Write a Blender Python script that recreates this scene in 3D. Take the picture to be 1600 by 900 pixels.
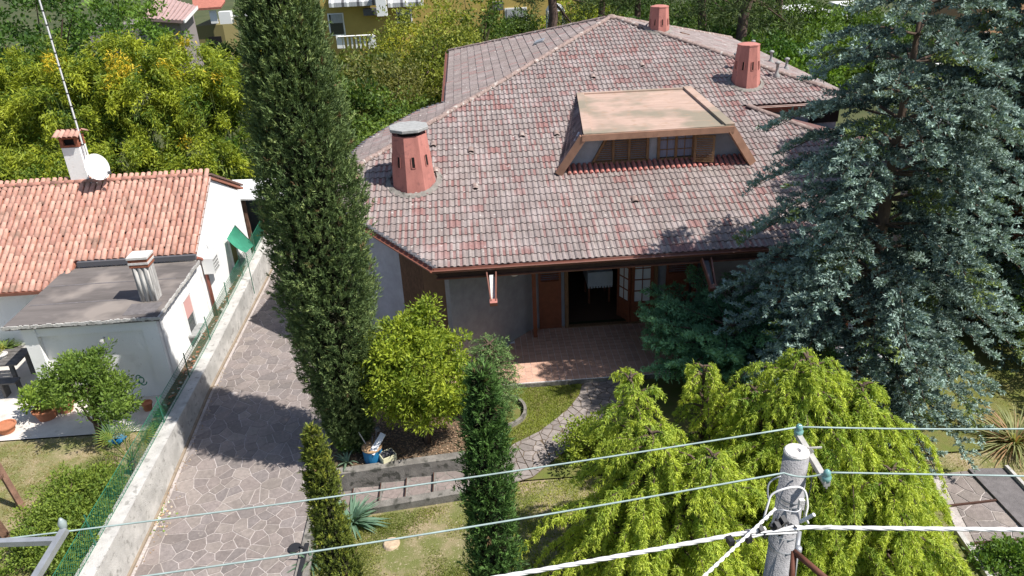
import bpy, math, random
import numpy as np
from mathutils import Vector, Matrix
for o in list(bpy.data.objects): bpy.data.objects.remove(o)
random.seed(7); RNG = np.random.default_rng(11)
S = bpy.context.scene; C = S.collection
# ------------------------------------------------------------------ camera
FPX, PITCH, ROLL, YAW, CH = 1200.0, math.radians(26.494), math.radians(-2.70), math.radians(2.482), 10.0
cp, sp, cy_, sy_ = math.cos(PITCH), math.sin(PITCH), math.cos(YAW), math.sin(YAW)
FW = np.array([sy_*cp, cy_*cp, -sp]); _r = np.array([cy_, -sy_, 0.0]); _u = np.cross(_r, FW)
R2 = math.cos(ROLL)*_r + math.sin(ROLL)*_u; U2 = -math.sin(ROLL)*_r + math.cos(ROLL)*_u
cam = bpy.data.cameras.new('camera'); cam.sensor_width = 36; cam.lens = 36*FPX/1600; cam.clip_end = 3000; cam.clip_start = .1
co = bpy.data.objects.new('camera', cam); C.objects.link(co)
co.matrix_world = Matrix(((R2[0], U2[0], -FW[0], 0), (R2[1], U2[1], -FW[1], 0), (R2[2], U2[2], -FW[2], CH), (0, 0, 0, 1)))
S.camera = co
# ------------------------------------------------------------------ sky, sun, exposure
SUN_EL, SUN_AZ = 55.5, 24.0          # sun from +X, turned a little towards the camera side (-Y)
el, az = math.radians(SUN_EL), math.radians(SUN_AZ)
sd = Vector((math.cos(el)*math.cos(az), -math.cos(el)*math.sin(az), math.sin(el)))
W = bpy.data.worlds.new('World'); S.world = W; W.use_nodes = True
nt = W.node_tree; sky = nt.nodes.new('ShaderNodeTexSky'); sky.sky_type = 'NISHITA'; sky.sun_disc = False
sky.sun_elevation = el; sky.sun_rotation = math.atan2(sd.x, sd.y)
bg = nt.nodes['Background']; nt.links.new(sky.outputs[0], bg.inputs[0]); bg.inputs[1].default_value = 0.098
sun = bpy.data.lights.new('sun', 'SUN'); sun.energy = 5.0; sun.angle = math.radians(.5); sun.color = (1, .96, .9)
so = bpy.data.objects.new('sun', sun); C.objects.link(so); so.rotation_euler = sd.to_track_quat('Z', 'Y').to_euler()
S.view_settings.view_transform = 'Standard'; S.view_settings.look = 'None'; S.view_settings.gamma = 1
S.view_settings.exposure = 0.52; S.view_settings.use_curve_mapping = False
S.render.resolution_x = 1024; S.render.resolution_y = 576
# pixel helpers: where a sight line of the survey photograph meets a real plane
def ray(px, py): return (px-800)/FPX*R2-(py-450)/FPX*U2+FW
def at(px, py, z=0.0):
    d = ray(px, py); t = (CH-z)/-d[2]; return (float(d[0]*t), float(d[1]*t), z)
def aty(px, py, Y):
    d = ray(px, py); t = Y/d[1]; return (float(d[0]*t), Y, float(CH+d[2]*t))
def atx(px, py, X):
    d = ray(px, py); t = X/d[0]; return (X, float(d[1]*t), float(CH+d[2]*t))
TN = math.tan(math.radians(17)); CS = math.cos(math.radians(17)); SN = math.sin(math.radians(17))
# ------------------------------------------------------------------ materials
MATS = {}
def mat(name, col, rough=.8, n=0.0, ns=6.0, bump=0.0, bs=30.0, col2=None, metal=0.0, spec=.3, stretch=None, attr=False, alpha=None, detail=5, lo=.35, hi=.65):
    m = bpy.data.materials.new(name); m.use_nodes = True; t = m.node_tree; b = t.nodes['Principled BSDF']
    b.inputs['Roughness'].default_value = rough; b.inputs['Metallic'].default_value = metal
    b.inputs['Specular IOR Level'].default_value = spec
    geo = t.nodes.new('ShaderNodeNewGeometry'); src = geo.outputs['Position']
    if stretch:
        mp = t.nodes.new('ShaderNodeMapping'); mp.inputs['Scale'].default_value = stretch; t.links.new(src, mp.inputs[0]); src = mp.outputs[0]
    base = None
    if attr:
        a = t.nodes.new('ShaderNodeAttribute'); a.attribute_name = 'tint'; base = a.outputs['Color']
    if n or col2:
        no = t.nodes.new('ShaderNodeTexNoise'); no.inputs['Scale'].default_value = ns; no.inputs['Detail'].default_value = detail; no.inputs['Roughness'].default_value = .65
        t.links.new(src, no.inputs['Vector'])
        mr = t.nodes.new('ShaderNodeMapRange'); mr.inputs[1].default_value = lo; mr.inputs[2].default_value = hi; t.links.new(no.outputs[0], mr.inputs[0])
        mx = t.nodes.new('ShaderNodeMix'); mx.data_type = 'RGBA'
        t.links.new(mr.outputs[0], mx.inputs[0])
        if attr:
            k = t.nodes.new('ShaderNodeMix'); k.data_type = 'RGBA'; k.blend_type = 'MULTIPLY'; k.inputs[0].default_value = 1; k.inputs[7].default_value = (1-n, 1-n, 1-n, 1)
            t.links.new(base, k.inputs[6]); t.links.new(k.outputs[2], mx.inputs[6])
            if col2: mx.inputs[7].default_value = (*col2, 1)
            else: t.links.new(base, mx.inputs[7])
        else:
            mx.inputs[6].default_value = (*col, 1)
            c2 = col2 or tuple(c*(1-n) for c in col); mx.inputs[7].default_value = (*c2, 1)
        base = mx.outputs[2]
    if base is not None: t.links.new(base, b.inputs['Base Color'])
    else: b.inputs['Base Color'].default_value = (*col, 1)
    if bump:
        nb = t.nodes.new('ShaderNodeTexNoise'); nb.inputs['Scale'].default_value = bs; nb.inputs['Detail'].default_value = 4; t.links.new(src, nb.inputs['Vector'])
        bp = t.nodes.new('ShaderNodeBump'); bp.inputs['Strength'].default_value = bump; bp.inputs['Distance'].default_value = .02
        t.links.new(nb.outputs[0], bp.inputs['Height']); t.links.new(bp.outputs[0], b.inputs['Normal'])
    if alpha is not None: b.inputs['Alpha'].default_value = alpha
    MATS[name] = m; return m
def spots(m, scale, lo, hi, col, fac=.8):
    """scatter of small patches (lichen, stains) laid over a material's colour"""
    t = m.node_tree; b = t.nodes['Principled BSDF']; geo = t.nodes.new('ShaderNodeNewGeometry')
    no = t.nodes.new('ShaderNodeTexNoise'); no.inputs['Scale'].default_value = scale; no.inputs['Detail'].default_value = 3
    t.links.new(geo.outputs['Position'], no.inputs['Vector'])
    mr = t.nodes.new('ShaderNodeMapRange'); mr.inputs[1].default_value = lo; mr.inputs[2].default_value = hi; mr.inputs[4].default_value = fac
    t.links.new(no.outputs[0], mr.inputs[0])
    mx = t.nodes.new('ShaderNodeMix'); mx.data_type = 'RGBA'; t.links.new(mr.outputs[0], mx.inputs[0]); mx.inputs[7].default_value = (*col, 1)
    l = b.inputs['Base Color'].links
    if l: t.links.new(l[0].from_socket, mx.inputs[6])
    else: mx.inputs[6].default_value = b.inputs['Base Color'].default_value
    t.links.new(mx.outputs[2], b.inputs['Base Color'])
    return m
def foliage_mat(name, trans=.28, rough=.55):
    m = bpy.data.materials.new(name); m.use_nodes = True; t = m.node_tree; b = t.nodes['Principled BSDF']
    a = t.nodes.new('ShaderNodeAttribute'); a.attribute_name = 'tint'
    t.links.new(a.outputs['Color'], b.inputs['Base Color']); b.inputs['Roughness'].default_value = rough; b.inputs['Specular IOR Level'].default_value = .25
    tr = t.nodes.new('ShaderNodeBsdfTranslucent'); k = t.nodes.new('ShaderNodeMix'); k.data_type = 'RGBA'; k.blend_type = 'MULTIPLY'; k.inputs[0].default_value = 1
    k.inputs[7].default_value = (1.5, 1.45, .6, 1); t.links.new(a.outputs['Color'], k.inputs[6]); t.links.new(k.outputs[2], tr.inputs[0])
    ms = t.nodes.new('ShaderNodeMixShader'); ms.inputs[0].default_value = trans
    t.links.new(b.outputs[0], ms.inputs[1]); t.links.new(tr.outputs[0], ms.inputs[2])
    t.links.new(ms.outputs[0], t.nodes['Material Output'].inputs[0]); MATS[name] = m; return m
FOL = foliage_mat('leaf'); NEE = foliage_mat('needle', .1, .6)
BARK = mat('bark', (.13, .09, .065), .95, .5, 9, .8, 25, stretch=(1, 1, .3))
TILE = spots(spots(spots(mat('concrete_tile', (1, 1, 1), .92, .30, 26, .5, 60, attr=True), .55, .47, .70, (.20, .165, .16), .42), 1.7, .50, .72, (.40, .34, .33), .5), 7.5, .68, .73, (.58, .54, .51), .8)
COPPO = spots(mat('clay_tile', (1, 1, 1), .88, .22, 9, .4, 50, attr=True), 2.3, .56, .70, (.16, .12, .09), .55)
RIDGE = spots(mat('ridge_clay', (.34, .25, .22), .9, .45, 14, .6, 50), 6, .58, .68, (.50, .47, .43), .8)
STONE = spots(spots(mat('porphyry', (1, 1, 1), .8, .26, 13, .4, 45, attr=True), 1.1, .50, .72, (.15, .13, .115), .45), 17, .64, .72, (.36, .32, .28), .5)
MORTAR = spots(mat('mortar', (.52, .465, .44), .9, .35, 20, .4, 60), 2.2, .48, .68, (.27, .235, .20), .6)
GUTTER = mat('gutter_brown', (.20, .075, .05), .38, .25, 4, spec=.5)
FASCIA = mat('fascia_brown', (.085, .042, .03), .6, .3, 6)
SOFFIT = mat('soffit_wood', (.14, .075, .045), .8, .4, 8, .3, 30, stretch=(.4, 3, 1))
ROUGHC = mat('roughcast_grey', (.40, .385, .40), .95, .18, 5, 1.0, 70)
BLUEW = mat('bluish_plaster', (.40, .41, .47), .9, .2, 3, .3, 40)
SHUT = mat('shutter_brown', (.26, .085, .045), .5, .25, 9, .15, 30)
SHUTO = mat('shutter_weathered', (.30, .17, .09), .75, .5, 12, .4, 30, stretch=(6, 1, 1))
TERR = spots(mat('terracotta_render', (.50, .205, .17), .9, .25, 2.5, .3, 40, stretch=(2, 2, .6)), 7, .60, .72, (.22, .10, .09), .5)
CAPC = mat('grey_slab', (.36, .36, .35), .9, .25, 12, .5, 50)
DORM = spots(spots(mat('dormer_sheet', (.46, .325, .26), .85, .2, 3, .25, 20, stretch=(.35, 2.5, 1)), .75, .51, .64, (.19, .18, .13), .75), 5, .56, .72, (.34, .22, .15), .6)
DTRIM = mat('dormer_trim', (.36, .20, .135), .6, .25, 5)
DARK = mat('dark_opening', (.012, .011, .011), .9)
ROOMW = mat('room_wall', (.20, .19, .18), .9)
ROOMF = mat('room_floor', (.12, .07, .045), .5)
GLASS = mat('glass', (.03, .035, .04), .08, spec=.8)
WHITE = spots(spots(mat('white_plaster', (.86, .85, .83), .9, .06, 1.2, .25, 50), 2.2, .60, .78, (.55, .53, .49), .45), 9, .66, .74, (.60, .58, .54), .5)
WHITE2 = mat('white_paint', (.78, .78, .76), .5)
CLOTH = mat('white_cloth', (.72, .72, .74), .9, .08, 5, .2, 20)
CONC = spots(spots(mat('concrete', (.54, .52, .49), .92, .28, 3.2, .6, 45), 9, .58, .68, (.22, .21, .19), .7), 1.3, .56, .7, (.30, .29, .27), .6)
CONCD = spots(mat('old_concrete', (.26, .24, .215), .95, .42, 4, .7, 40), 6, .55, .66, (.055, .055, .045), .85)
BITU = spots(mat('bitumen', (.165, .145, .135), .85, .38, 1.1, .25, 40, stretch=(.5, 2.2, 1)), 1.0, .50, .66, (.29, .25, .22), .75)
LAWN = mat('lawn_sheet', (.17, .15, .055), .95, 0, 2.6, .8, 60, col2=(.12, .15, .03), detail=8)
DIRT = spots(mat('dry_lawn', (.31, .245, .15), .95, 0, 1.5, .8, 50, col2=(.15, .16, .05), detail=8, lo=.38, hi=.56), 26, .6, .68, (.46, .38, .26), .7)
SOIL = spots(mat('garden_soil', (.15, .11, .07), .95, .4, 7, .9, 50), 24, .58, .66, (.34, .22, .14), .7)
PATT = mat('patio_tile', (1, 1, 1), .75, .12, 9, .2, 40, attr=True)
PAVE = spots(mat('pale_terrace', (.62, .58, .53), .9, .15, 3, .3, 40), 4, .6, .7, (.4, .36, .31), .5)
NET = mat('green_net', (.025, .17, .10), .7)
NETC = mat('green_shade_cloth', (.045, .25, .155), .8, .25, 6)
GPOST = mat('green_post', (.03, .13, .085), .5)
POLEC = spots(mat('pole_concrete', (.36, .35, .355), .9, .3, 9, .6, 60), 5, .56, .66, (.13, .13, .13), .6)
CHALK = mat('pale_cement', (.66, .63, .60), .9, .2, 16, .4, 60)
STEEL = mat('galvanised', (.42, .43, .45), .45, .2, 8, metal=.5)
WIREG = mat('patina_wire', (.36, .45, .43), .7, .25, 9)
WIREW = mat('white_cable', (.72, .70, .69), .55, .1, 30)
BLACKP = mat('black_plastic', (.025, .025, .028), .45)
GLASSI = mat('green_glass', (.16, .33, .31), .12, spec=.9)
RUST = mat('rust_brown', (.17, .065, .04), .7, .35, 14)
WOOD = mat('brown_wood', (.22, .125, .085), .85, .4, 8, .4, 30)
GREYW = mat('grey_wood', (.15, .14, .13), .85, .35, 8, .3, 30)
POTC = mat('clay_pot', (.48, .19, .10), .85, .2, 9)
BLUEP = mat('blue_plastic', (.02, .17, .36), .4)
SHEETM = mat('dark_metal', (.10, .10, .11), .5)
YELW = mat('yellow_wall', (.46, .34, .10), .9, .12, 1)
OCHW = mat('ochre_wall', (.52, .30, .16), .9, .1, 1)
PINKT = mat('pink_metal_roof', (.42, .29, .27), .7, .18, 2)
REDT = mat('red_far_tiles', (.46, .17, .12), .85, .3, 5)
OLIVEW = mat('olive_wall', (.20, .17, .07), .9)
GREYWALL = mat('grey_wall', (.25, .22, .21), .9)
BRICK = mat('brick', (.33, .12, .07), .9, .3, 12, .4, 40)
PIPEM = mat('shiny_flue', (.50, .50, .50), .3, .35, 6, metal=.7, stretch=(3, 3, .4))
AWN = mat('awning', (.42, .43, .44), .85, .3, 4, stretch=(8, 1, 1))
PINKB = mat('pink_blind', (.60, .34, .31), .8)
CREAMP = mat('cream_plastic', (.66, .62, .42), .6)
ASPH = mat('dark_slab', (.17, .155, .155), .9, .3, 8, .4, 50)
MIDG = mat('far_ground', (.045, .06, .02), .95, 0, .35, .3, 10, col2=(.08, .085, .035), detail=8)
FARTREE = NEE
# ------------------------------------------------------------------ geometry collector
class G:
    def __init__(s): s.v = []; s.f = []; s.c = []
    def add(s, vs, fs, col=None):
        o = len(s.v); s.v += [tuple(map(float, q)) for q in vs]; s.f += [tuple(i+o for i in f) for f in fs]
        s.c += [col or (1, 1, 1)]*len(vs); return s
    def box(s, c, d, rz=0.0, col=None, rx=0.0, ry=0.0):
        M = Matrix.Rotation(rz, 3, 'Z') @ Matrix.Rotation(ry, 3, 'Y') @ Matrix.Rotation(rx, 3, 'X')
        vs = [Vector(c)+M@Vector((x*d[0]/2, y*d[1]/2, z*d[2]/2)) for x in (-1, 1) for y in (-1, 1) for z in (-1, 1)]
        return s.add(vs, [(0, 1, 3, 2), (4, 6, 7, 5), (0, 4, 5, 1), (2, 3, 7, 6), (0, 2, 6, 4), (1, 5, 7, 3)], col)
    def bar(s, a, b, w, h, col=None, up=(0, 0, 1)):
        a = Vector(a); b = Vector(b); d = (b-a).normalized(); u = Vector(up)
        sx = d.cross(u)
        if sx.length < 1e-4: sx = Vector((1, 0, 0))
        sx.normalize(); u = sx.cross(d)
        vs = [p+sx*x*w/2+u*z*h/2 for p in (a, b) for x in (-1, 1) for z in (-1, 1)]
        return s.add(vs, [(0, 1, 3, 2), (4, 6, 7, 5), (0, 4, 5, 1), (2, 3, 7, 6), (0, 2, 6, 4), (1, 5, 7, 3)], col)
    def prism(s, poly, z0, z1, col=None):
        n = len(poly); zb = z0 if callable(z0) else (lambda x, y: z0); zt = z1 if callable(z1) else (lambda x, y: z1)
        vs = [(x, y, zb(x, y)) for x, y in poly]+[(x, y, zt(x, y)) for x, y in poly]
        return s.add(vs, [tuple(range(n-1, -1, -1)), tuple(range(n, 2*n))]+[(i, (i+1) % n, n+(i+1) % n, n+i) for i in range(n)], col)
    def tube(s, pts, r, n=8, col=None, caps=True):
        pts = [Vector(p) for p in pts]; rs = r if isinstance(r, (list, tuple)) else [r]*len(pts); vs = []; prev = None
        for i, p in enumerate(pts):
            d = (pts[min(i+1, len(pts)-1)]-pts[max(i-1, 0)]).normalized()
            if prev is None: a = d.orthogonal().normalized()
            else:
                a = prev-d*prev.dot(d); a = a.normalized() if a.length > 1e-5 else d.orthogonal().normalized()
            prev = a; b = d.cross(a)
            vs += [p+(a*math.cos(6.28319*k/n)+b*math.sin(6.28319*k/n))*rs[i] for k in range(n)]
        fs = [(i*n+k, i*n+(k+1) % n, (i+1)*n+(k+1) % n, (i+1)*n+k) for i in range(len(pts)-1) for k in range(n)]
        if caps: fs += [tuple(range(n-1, -1, -1)), tuple(range((len(pts)-1)*n, len(pts)*n))]
        return s.add(vs, fs, col)
    def lathe(s, c, prof, n=16, rot=0.0, col=None, caps=True):
        vs = [(c[0]+r*math.cos(rot+6.28319*k/n), c[1]+r*math.sin(rot+6.28319*k/n), c[2]+z) for r, z in prof for k in range(n)]
        fs = [(i*n+k, i*n+(k+1) % n, (i+1)*n+(k+1) % n, (i+1)*n+k) for i in range(len(prof)-1) for k in range(n)]
        if caps: fs += [tuple(range(n-1, -1, -1)), tuple(range((len(prof)-1)*n, len(prof)*n))]
        return s.add(vs, fs, col)
    def quad(s, a, b, c, d, col=None): return s.add([a, b, c, d], [(0, 1, 2, 3)], col)
    def slab(s, a, b, c, d, th, col=None):
        """four corners and a thickness along minus the normal"""
        a, b, c, d = map(Vector, (a, b, c, d)); n = (b-a).cross(d-a).normalized()*th
        return s.add([a-n, b-n, c-n, d-n, a, b, c, d], [(3, 2, 1, 0), (4, 5, 6, 7), (0, 1, 5, 4), (1, 2, 6, 5), (2, 3, 7, 6), (3, 0, 4, 7)], col)
WL = {}
def mesh_from(name, v, f, c=None, smooth=False):
    me = bpy.data.meshes.new(name); me.from_pydata(v, [], f)
    if c is not None:
        a = me.color_attributes.new('tint', 'FLOAT_COLOR', 'POINT'); arr = np.ones((len(v), 4), np.float32); arr[:, :3] = np.array(c, np.float32); a.data.foreach_set('color', arr.ravel())
    if smooth: me.polygons.foreach_set('use_smooth', [True]*len(f))
    me.update(); return me
def tag(o, label=None, cat=None, group=None, kind=None):
    if label: o['label'] = label
    if cat: o['category'] = cat
    if group: o['group'] = group
    if kind: o['kind'] = kind
    return o
def link(name, me, m, parent, origin):
    if m is not None and not me.materials: me.materials.append(m)
    o = bpy.data.objects.new(name, me); C.objects.link(o); o.location = Vector(origin)
    if parent: o.parent = parent; o.location = Vector(origin)-Vector(WL.get(parent.name, (0, 0, 0)))
    WL[o.name] = tuple(origin); return o
def obj(name, g, m, parent=None, smooth=False, label=None, cat=None, group=None, kind=None):
    vs = np.array(g.v); org = WL[parent.name] if parent else (float(vs[:, 0].mean()), float(vs[:, 1].mean()), float(vs[:, 2].min()))
    me = mesh_from(name, (vs-np.array(org)).tolist(), g.f, g.c, smooth)
    return tag(link(name, me, m, parent, org), label, cat, group, kind)
def thing(name, label, cat, loc, group=None):
    o = bpy.data.objects.new(name, None); C.objects.link(o); o.location = loc; o.empty_display_size = .3; WL[o.name] = tuple(loc)
    return tag(o, label, cat, group)
def place(name, me, parent, mw, m=None):
    """shared mesh placed by a world matrix under a parent"""
    if m is not None and not me.materials: me.materials.append(m)
    o = bpy.data.objects.new(name, me); C.objects.link(o); o.parent = parent
    o.matrix_local = Matrix.Translation(-Vector(WL[parent.name])) @ mw
    return o
# ------------------------------------------------------------------ polygons
def inside(p, poly):
    x, y = p; r = False; n = len(poly)
    for i in range(n):
        x1, y1 = poly[i]; x2, y2 = poly[(i+1) % n]
        if (y1 > y) != (y2 > y) and x < (x2-x1)*(y-y1)/(y2-y1)+x1: r = not r
    return r
def clip_half(poly, a, b, c):      # keep ax+by<=c
    out = []
    for i in range(len(poly)):
        p = poly[i]; q = poly[(i+1) % len(poly)]; dp = a*p[0]+b*p[1]-c; dq = a*q[0]+b*q[1]-c
        if dp <= 0: out.append(p)
        if (dp < 0 < dq) or (dq < 0 < dp):
            t = dp/(dp-dq); out.append((p[0]+(q[0]-p[0])*t, p[1]+(q[1]-p[1])*t))
    return out
def voronoi_stones(poly, sp, gap, seed, jit=.85, asp=1.0):
    """irregular paving: Voronoi cells clipped to a convex polygon and shrunk for the joints"""
    rg = random.Random(seed); xs = [p[0] for p in poly]; ys = [p[1] for p in poly]
    pts = []
    j = 0; y = min(ys)-sp
    while y < max(ys)+sp:
        x = min(xs)-sp+(sp*.5 if j % 2 else 0)
        while x < max(xs)+sp:
            if rg.random() > .17: pts.append((x+rg.uniform(-jit, jit)*sp*.55, y+rg.uniform(-jit, jit)*sp*.55*asp))
            x += sp
        y += sp*asp; j += 1
    P = np.array(pts); out = []
    for i, p in enumerate(pts):
        d = ((P-P[i])**2).sum(1); nb = np.argsort(d)[1:22]
        cell = [(p[0]-3*sp, p[1]-3*sp), (p[0]+3*sp, p[1]-3*sp), (p[0]+3*sp, p[1]+3*sp), (p[0]-3*sp, p[1]+3*sp)]
        for k in nb:
            q = pts[k]; a, b = q[0]-p[0], q[1]-p[1]; L = math.hypot(a, b)
            cell = clip_half(cell, a, b, a*(p[0]+q[0])/2+b*(p[1]+q[1])/2-L*gap/2)
            if len(cell) < 3: break
        if len(cell) < 3: continue
        for k in range(len(poly)):
            x1, y1 = poly[k]; x2, y2 = poly[(k+1) % len(poly)]; a, b = y2-y1, -(x2-x1); L = math.hypot(a, b)
            cell = clip_half(cell, a, b, a*x1+b*y1-L*gap/2)
            if len(cell) < 3: break
        if len(cell) < 3: continue
        ar = abs(sum(cell[k][0]*cell[(k+1) % len(cell)][1]-cell[(k+1) % len(cell)][0]*cell[k][1] for k in range(len(cell))))/2
        if ar > .002: out.append(cell)
    return out
def lay_stones(parent, cells, zf, th, colf, limit=300, name='paving_stone', m=None, label=None):
    cells = sorted(cells, key=lambda c: sum(p[1] for p in c)/len(c)); rest = G(); k = 0
    for c in cells:
        col = colf(); g = G(); n = len(c); dz = random.uniform(-.003, .004)
        g.prism(c, lambda x, y: zf(x, y)-.01, lambda x, y: zf(x, y)+th+dz, col)
        if k < limit: obj(name, g, m or STONE, parent)
        else: rest.add(g.v, g.f, col)
        k += 1
    if rest.v: tag(obj(name+'s', rest, m or STONE, parent), kind='stuff')
# ------------------------------------------------------------------ foliage
def leafmesh(name, P, D, L, Wd, tint, m, parent=None, N=None, label=None, cat=None, group=None, kind=None, origin=None, tri=None):
    """one small kite-shaped leaf per point. P base, D direction, L length, Wd width, tint colour"""
    P = np.asarray(P, float); n = len(P); D = np.asarray(D, float); D = D/np.maximum(np.linalg.norm(D, axis=1, keepdims=True), 1e-6)
    if N is None: N = RNG.normal(size=(n, 3))
    Sx = np.cross(D, N); Sx /= np.maximum(np.linalg.norm(Sx, axis=1, keepdims=True), 1e-6)
    L = np.broadcast_to(np.asarray(L, float), (n,))[:, None]; Wd = np.broadcast_to(np.asarray(Wd, float), (n,))[:, None]
    K = 3 if (m is NEE if tri is None else tri) else 4
    v = np.empty((n, K, 3))
    if K == 3: v[:, 0] = P-Sx*Wd*.5; v[:, 1] = P+Sx*Wd*.5+D*L*.15; v[:, 2] = P+D*L
    else: v[:, 0] = P; v[:, 1] = P+D*L*.45+Sx*Wd*.5; v[:, 2] = P+D*L; v[:, 3] = P+D*L*.45-Sx*Wd*.5
    org = np.array(WL[parent.name]) if parent else (np.array(origin) if origin is not None else P.mean(0))
    v -= org
    me = bpy.data.meshes.new(name); me.vertices.add(K*n); me.vertices.foreach_set('co', v.astype(np.float32).ravel())
    me.loops.add(K*n); me.loops.foreach_set('vertex_index', np.arange(K*n, dtype=np.int32))
    me.polygons.add(n); me.polygons.foreach_set('loop_start', np.arange(0, K*n, K, dtype=np.int32)); me.polygons.foreach_set('loop_total', np.full(n, K, np.int32))
    a = me.color_attributes.new('tint', 'FLOAT_COLOR', 'POINT'); c = np.ones((n, K, 4), np.float32); c[:, :, :3] = np.asarray(tint)[:, None, :]
    a.data.foreach_set('color', c.ravel()); me.update(); me.validate()
    return tag(link(name, me, m, parent, tuple(org)), label, cat, group, kind)
def tints(n, a, b, t=None, jit=.22):
    a = np.array(a); b = np.array(b); t = RNG.random(n) if t is None else np.clip(t, 0, 1)
    return (a+(b-a)*t[:, None])*(1+RNG.uniform(-jit, jit, (n, 1)))
def unit(n): v = RNG.normal(size=(n, 3)); return v/np.linalg.norm(v, axis=1, keepdims=True)
def clumped(centres, rad, per, flat=.8):
    k = len(centres); r = np.broadcast_to(np.asarray(rad, float), (k,))
    u = unit(k*per); rr = RNG.random(k*per)**.45
    c = np.repeat(centres, per, 0); R = np.repeat(r, per)
    return c+u*(rr*R)[:, None]*np.array([1, 1, flat]), u, np.repeat(np.arange(k), per)
def trunk(parent, base, top, r0, r1, m=None, bend=.05, name='trunk'):
    b = Vector(base); t = Vector(top); pts = [b.lerp(t, k/6)+Vector((random.uniform(-bend, bend), random.uniform(-bend, bend), 0))*(0 if k in (0, 6) else 1) for k in range(7)]
    return obj(name, G().tube(pts, [r0+(r1-r0)*k/6 for k in range(7)], 8), m or BARK, parent, smooth=True)
def limbs(parent, base, tips, r, m=None, name='branches'):
    g = G(); b = Vector(base)
    for t in tips:
        t = Vector(t); mid = b.lerp(t, .5)+Vector((random.uniform(-.1, .1), random.uniform(-.1, .1), .1))
        g.tube([b, mid, t], [r, r*.6, r*.2], 5, caps=False)
    return obj(name, g, m or BARK, parent, smooth=True, kind='stuff')
def bushy(name, label, cat, base, blobs, nc, per, leaf, ca, cb, group=None, trunk_r=.06, cr=.28, up=.35, shell=.55, mtl=None, flat=.8, stems=1, hueclump=.6, tr=True, gaps=0.0):
    """tree or shrub: blobs = list of (centre, radii); clumps are spread mostly through each blob's outer shell"""
    root = thing(name, label, cat, base, group)
    vol = np.array([b[1][0]*b[1][1]+b[1][0]*b[1][2] for b in blobs]); cnt = np.maximum((nc*vol/vol.sum()).astype(int), 3); cs = []
    for (c, r), k in zip(blobs, cnt):
        u = unit(k); rr = shell+(1-shell)*RNG.random(k)**.6
        # uneven outline
        lump = 1+.20*np.sin(u[:, 0]*7+c[0]*3)*np.cos(u[:, 1]*6+c[1])+.10*np.sin(u[:, 2]*9+c[2]*5)
        rr = rr*np.where(RNG.random(k) < .09, 1.12+.14*RNG.random(k), 1.0)
        cs.append(np.array(c)+u*(rr*lump)[:, None]*np.array(r))
    cs = np.vstack(cs); cs = cs[cs[:, 2] > base[2]+.03]
    rad = cr*(.6+.8*RNG.random(len(cs)))
    P, U, idx = clumped(cs, rad, per, flat)
    D = U+np.array([0, 0, up])+RNG.normal(size=P.shape)*.45
    ct = RNG.random(len(cs)); t = ct[idx]*hueclump+RNG.random(len(P))*(1-hueclump)
    T = tints(len(P), ca, cb, t)
    leafmesh('crown', P, D, leaf[0]*(.65+.7*RNG.random(len(P))), leaf[1]*(.7+.6*RNG.random(len(P))), T, mtl or FOL, root)
    if tr:
        mc = np.mean([b[0] for b in blobs], axis=0)
        for s in range(stems):
            bx = (base[0]+(random.uniform(-.12, .12) if stems > 1 else 0), base[1]+(random.uniform(-.1, .1) if stems > 1 else 0), base[2]-.02)
            tp = (mc[0]+(random.uniform(-.3, .3) if stems > 1 else 0), mc[1]+(random.uniform(-.3, .3) if stems > 1 else 0), mc[2])
            trunk(root, bx, tp, trunk_r, trunk_r*.45)
        sel = cs[RNG.choice(len(cs), min(14, len(cs)), replace=False)]
        limbs(root, (base[0]*.5+mc[0]*.5, base[1]*.5+mc[1]*.5, base[2]*.5+mc[2]*.5), [tuple(q) for q in sel], trunk_r*.45)
    return root
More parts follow.
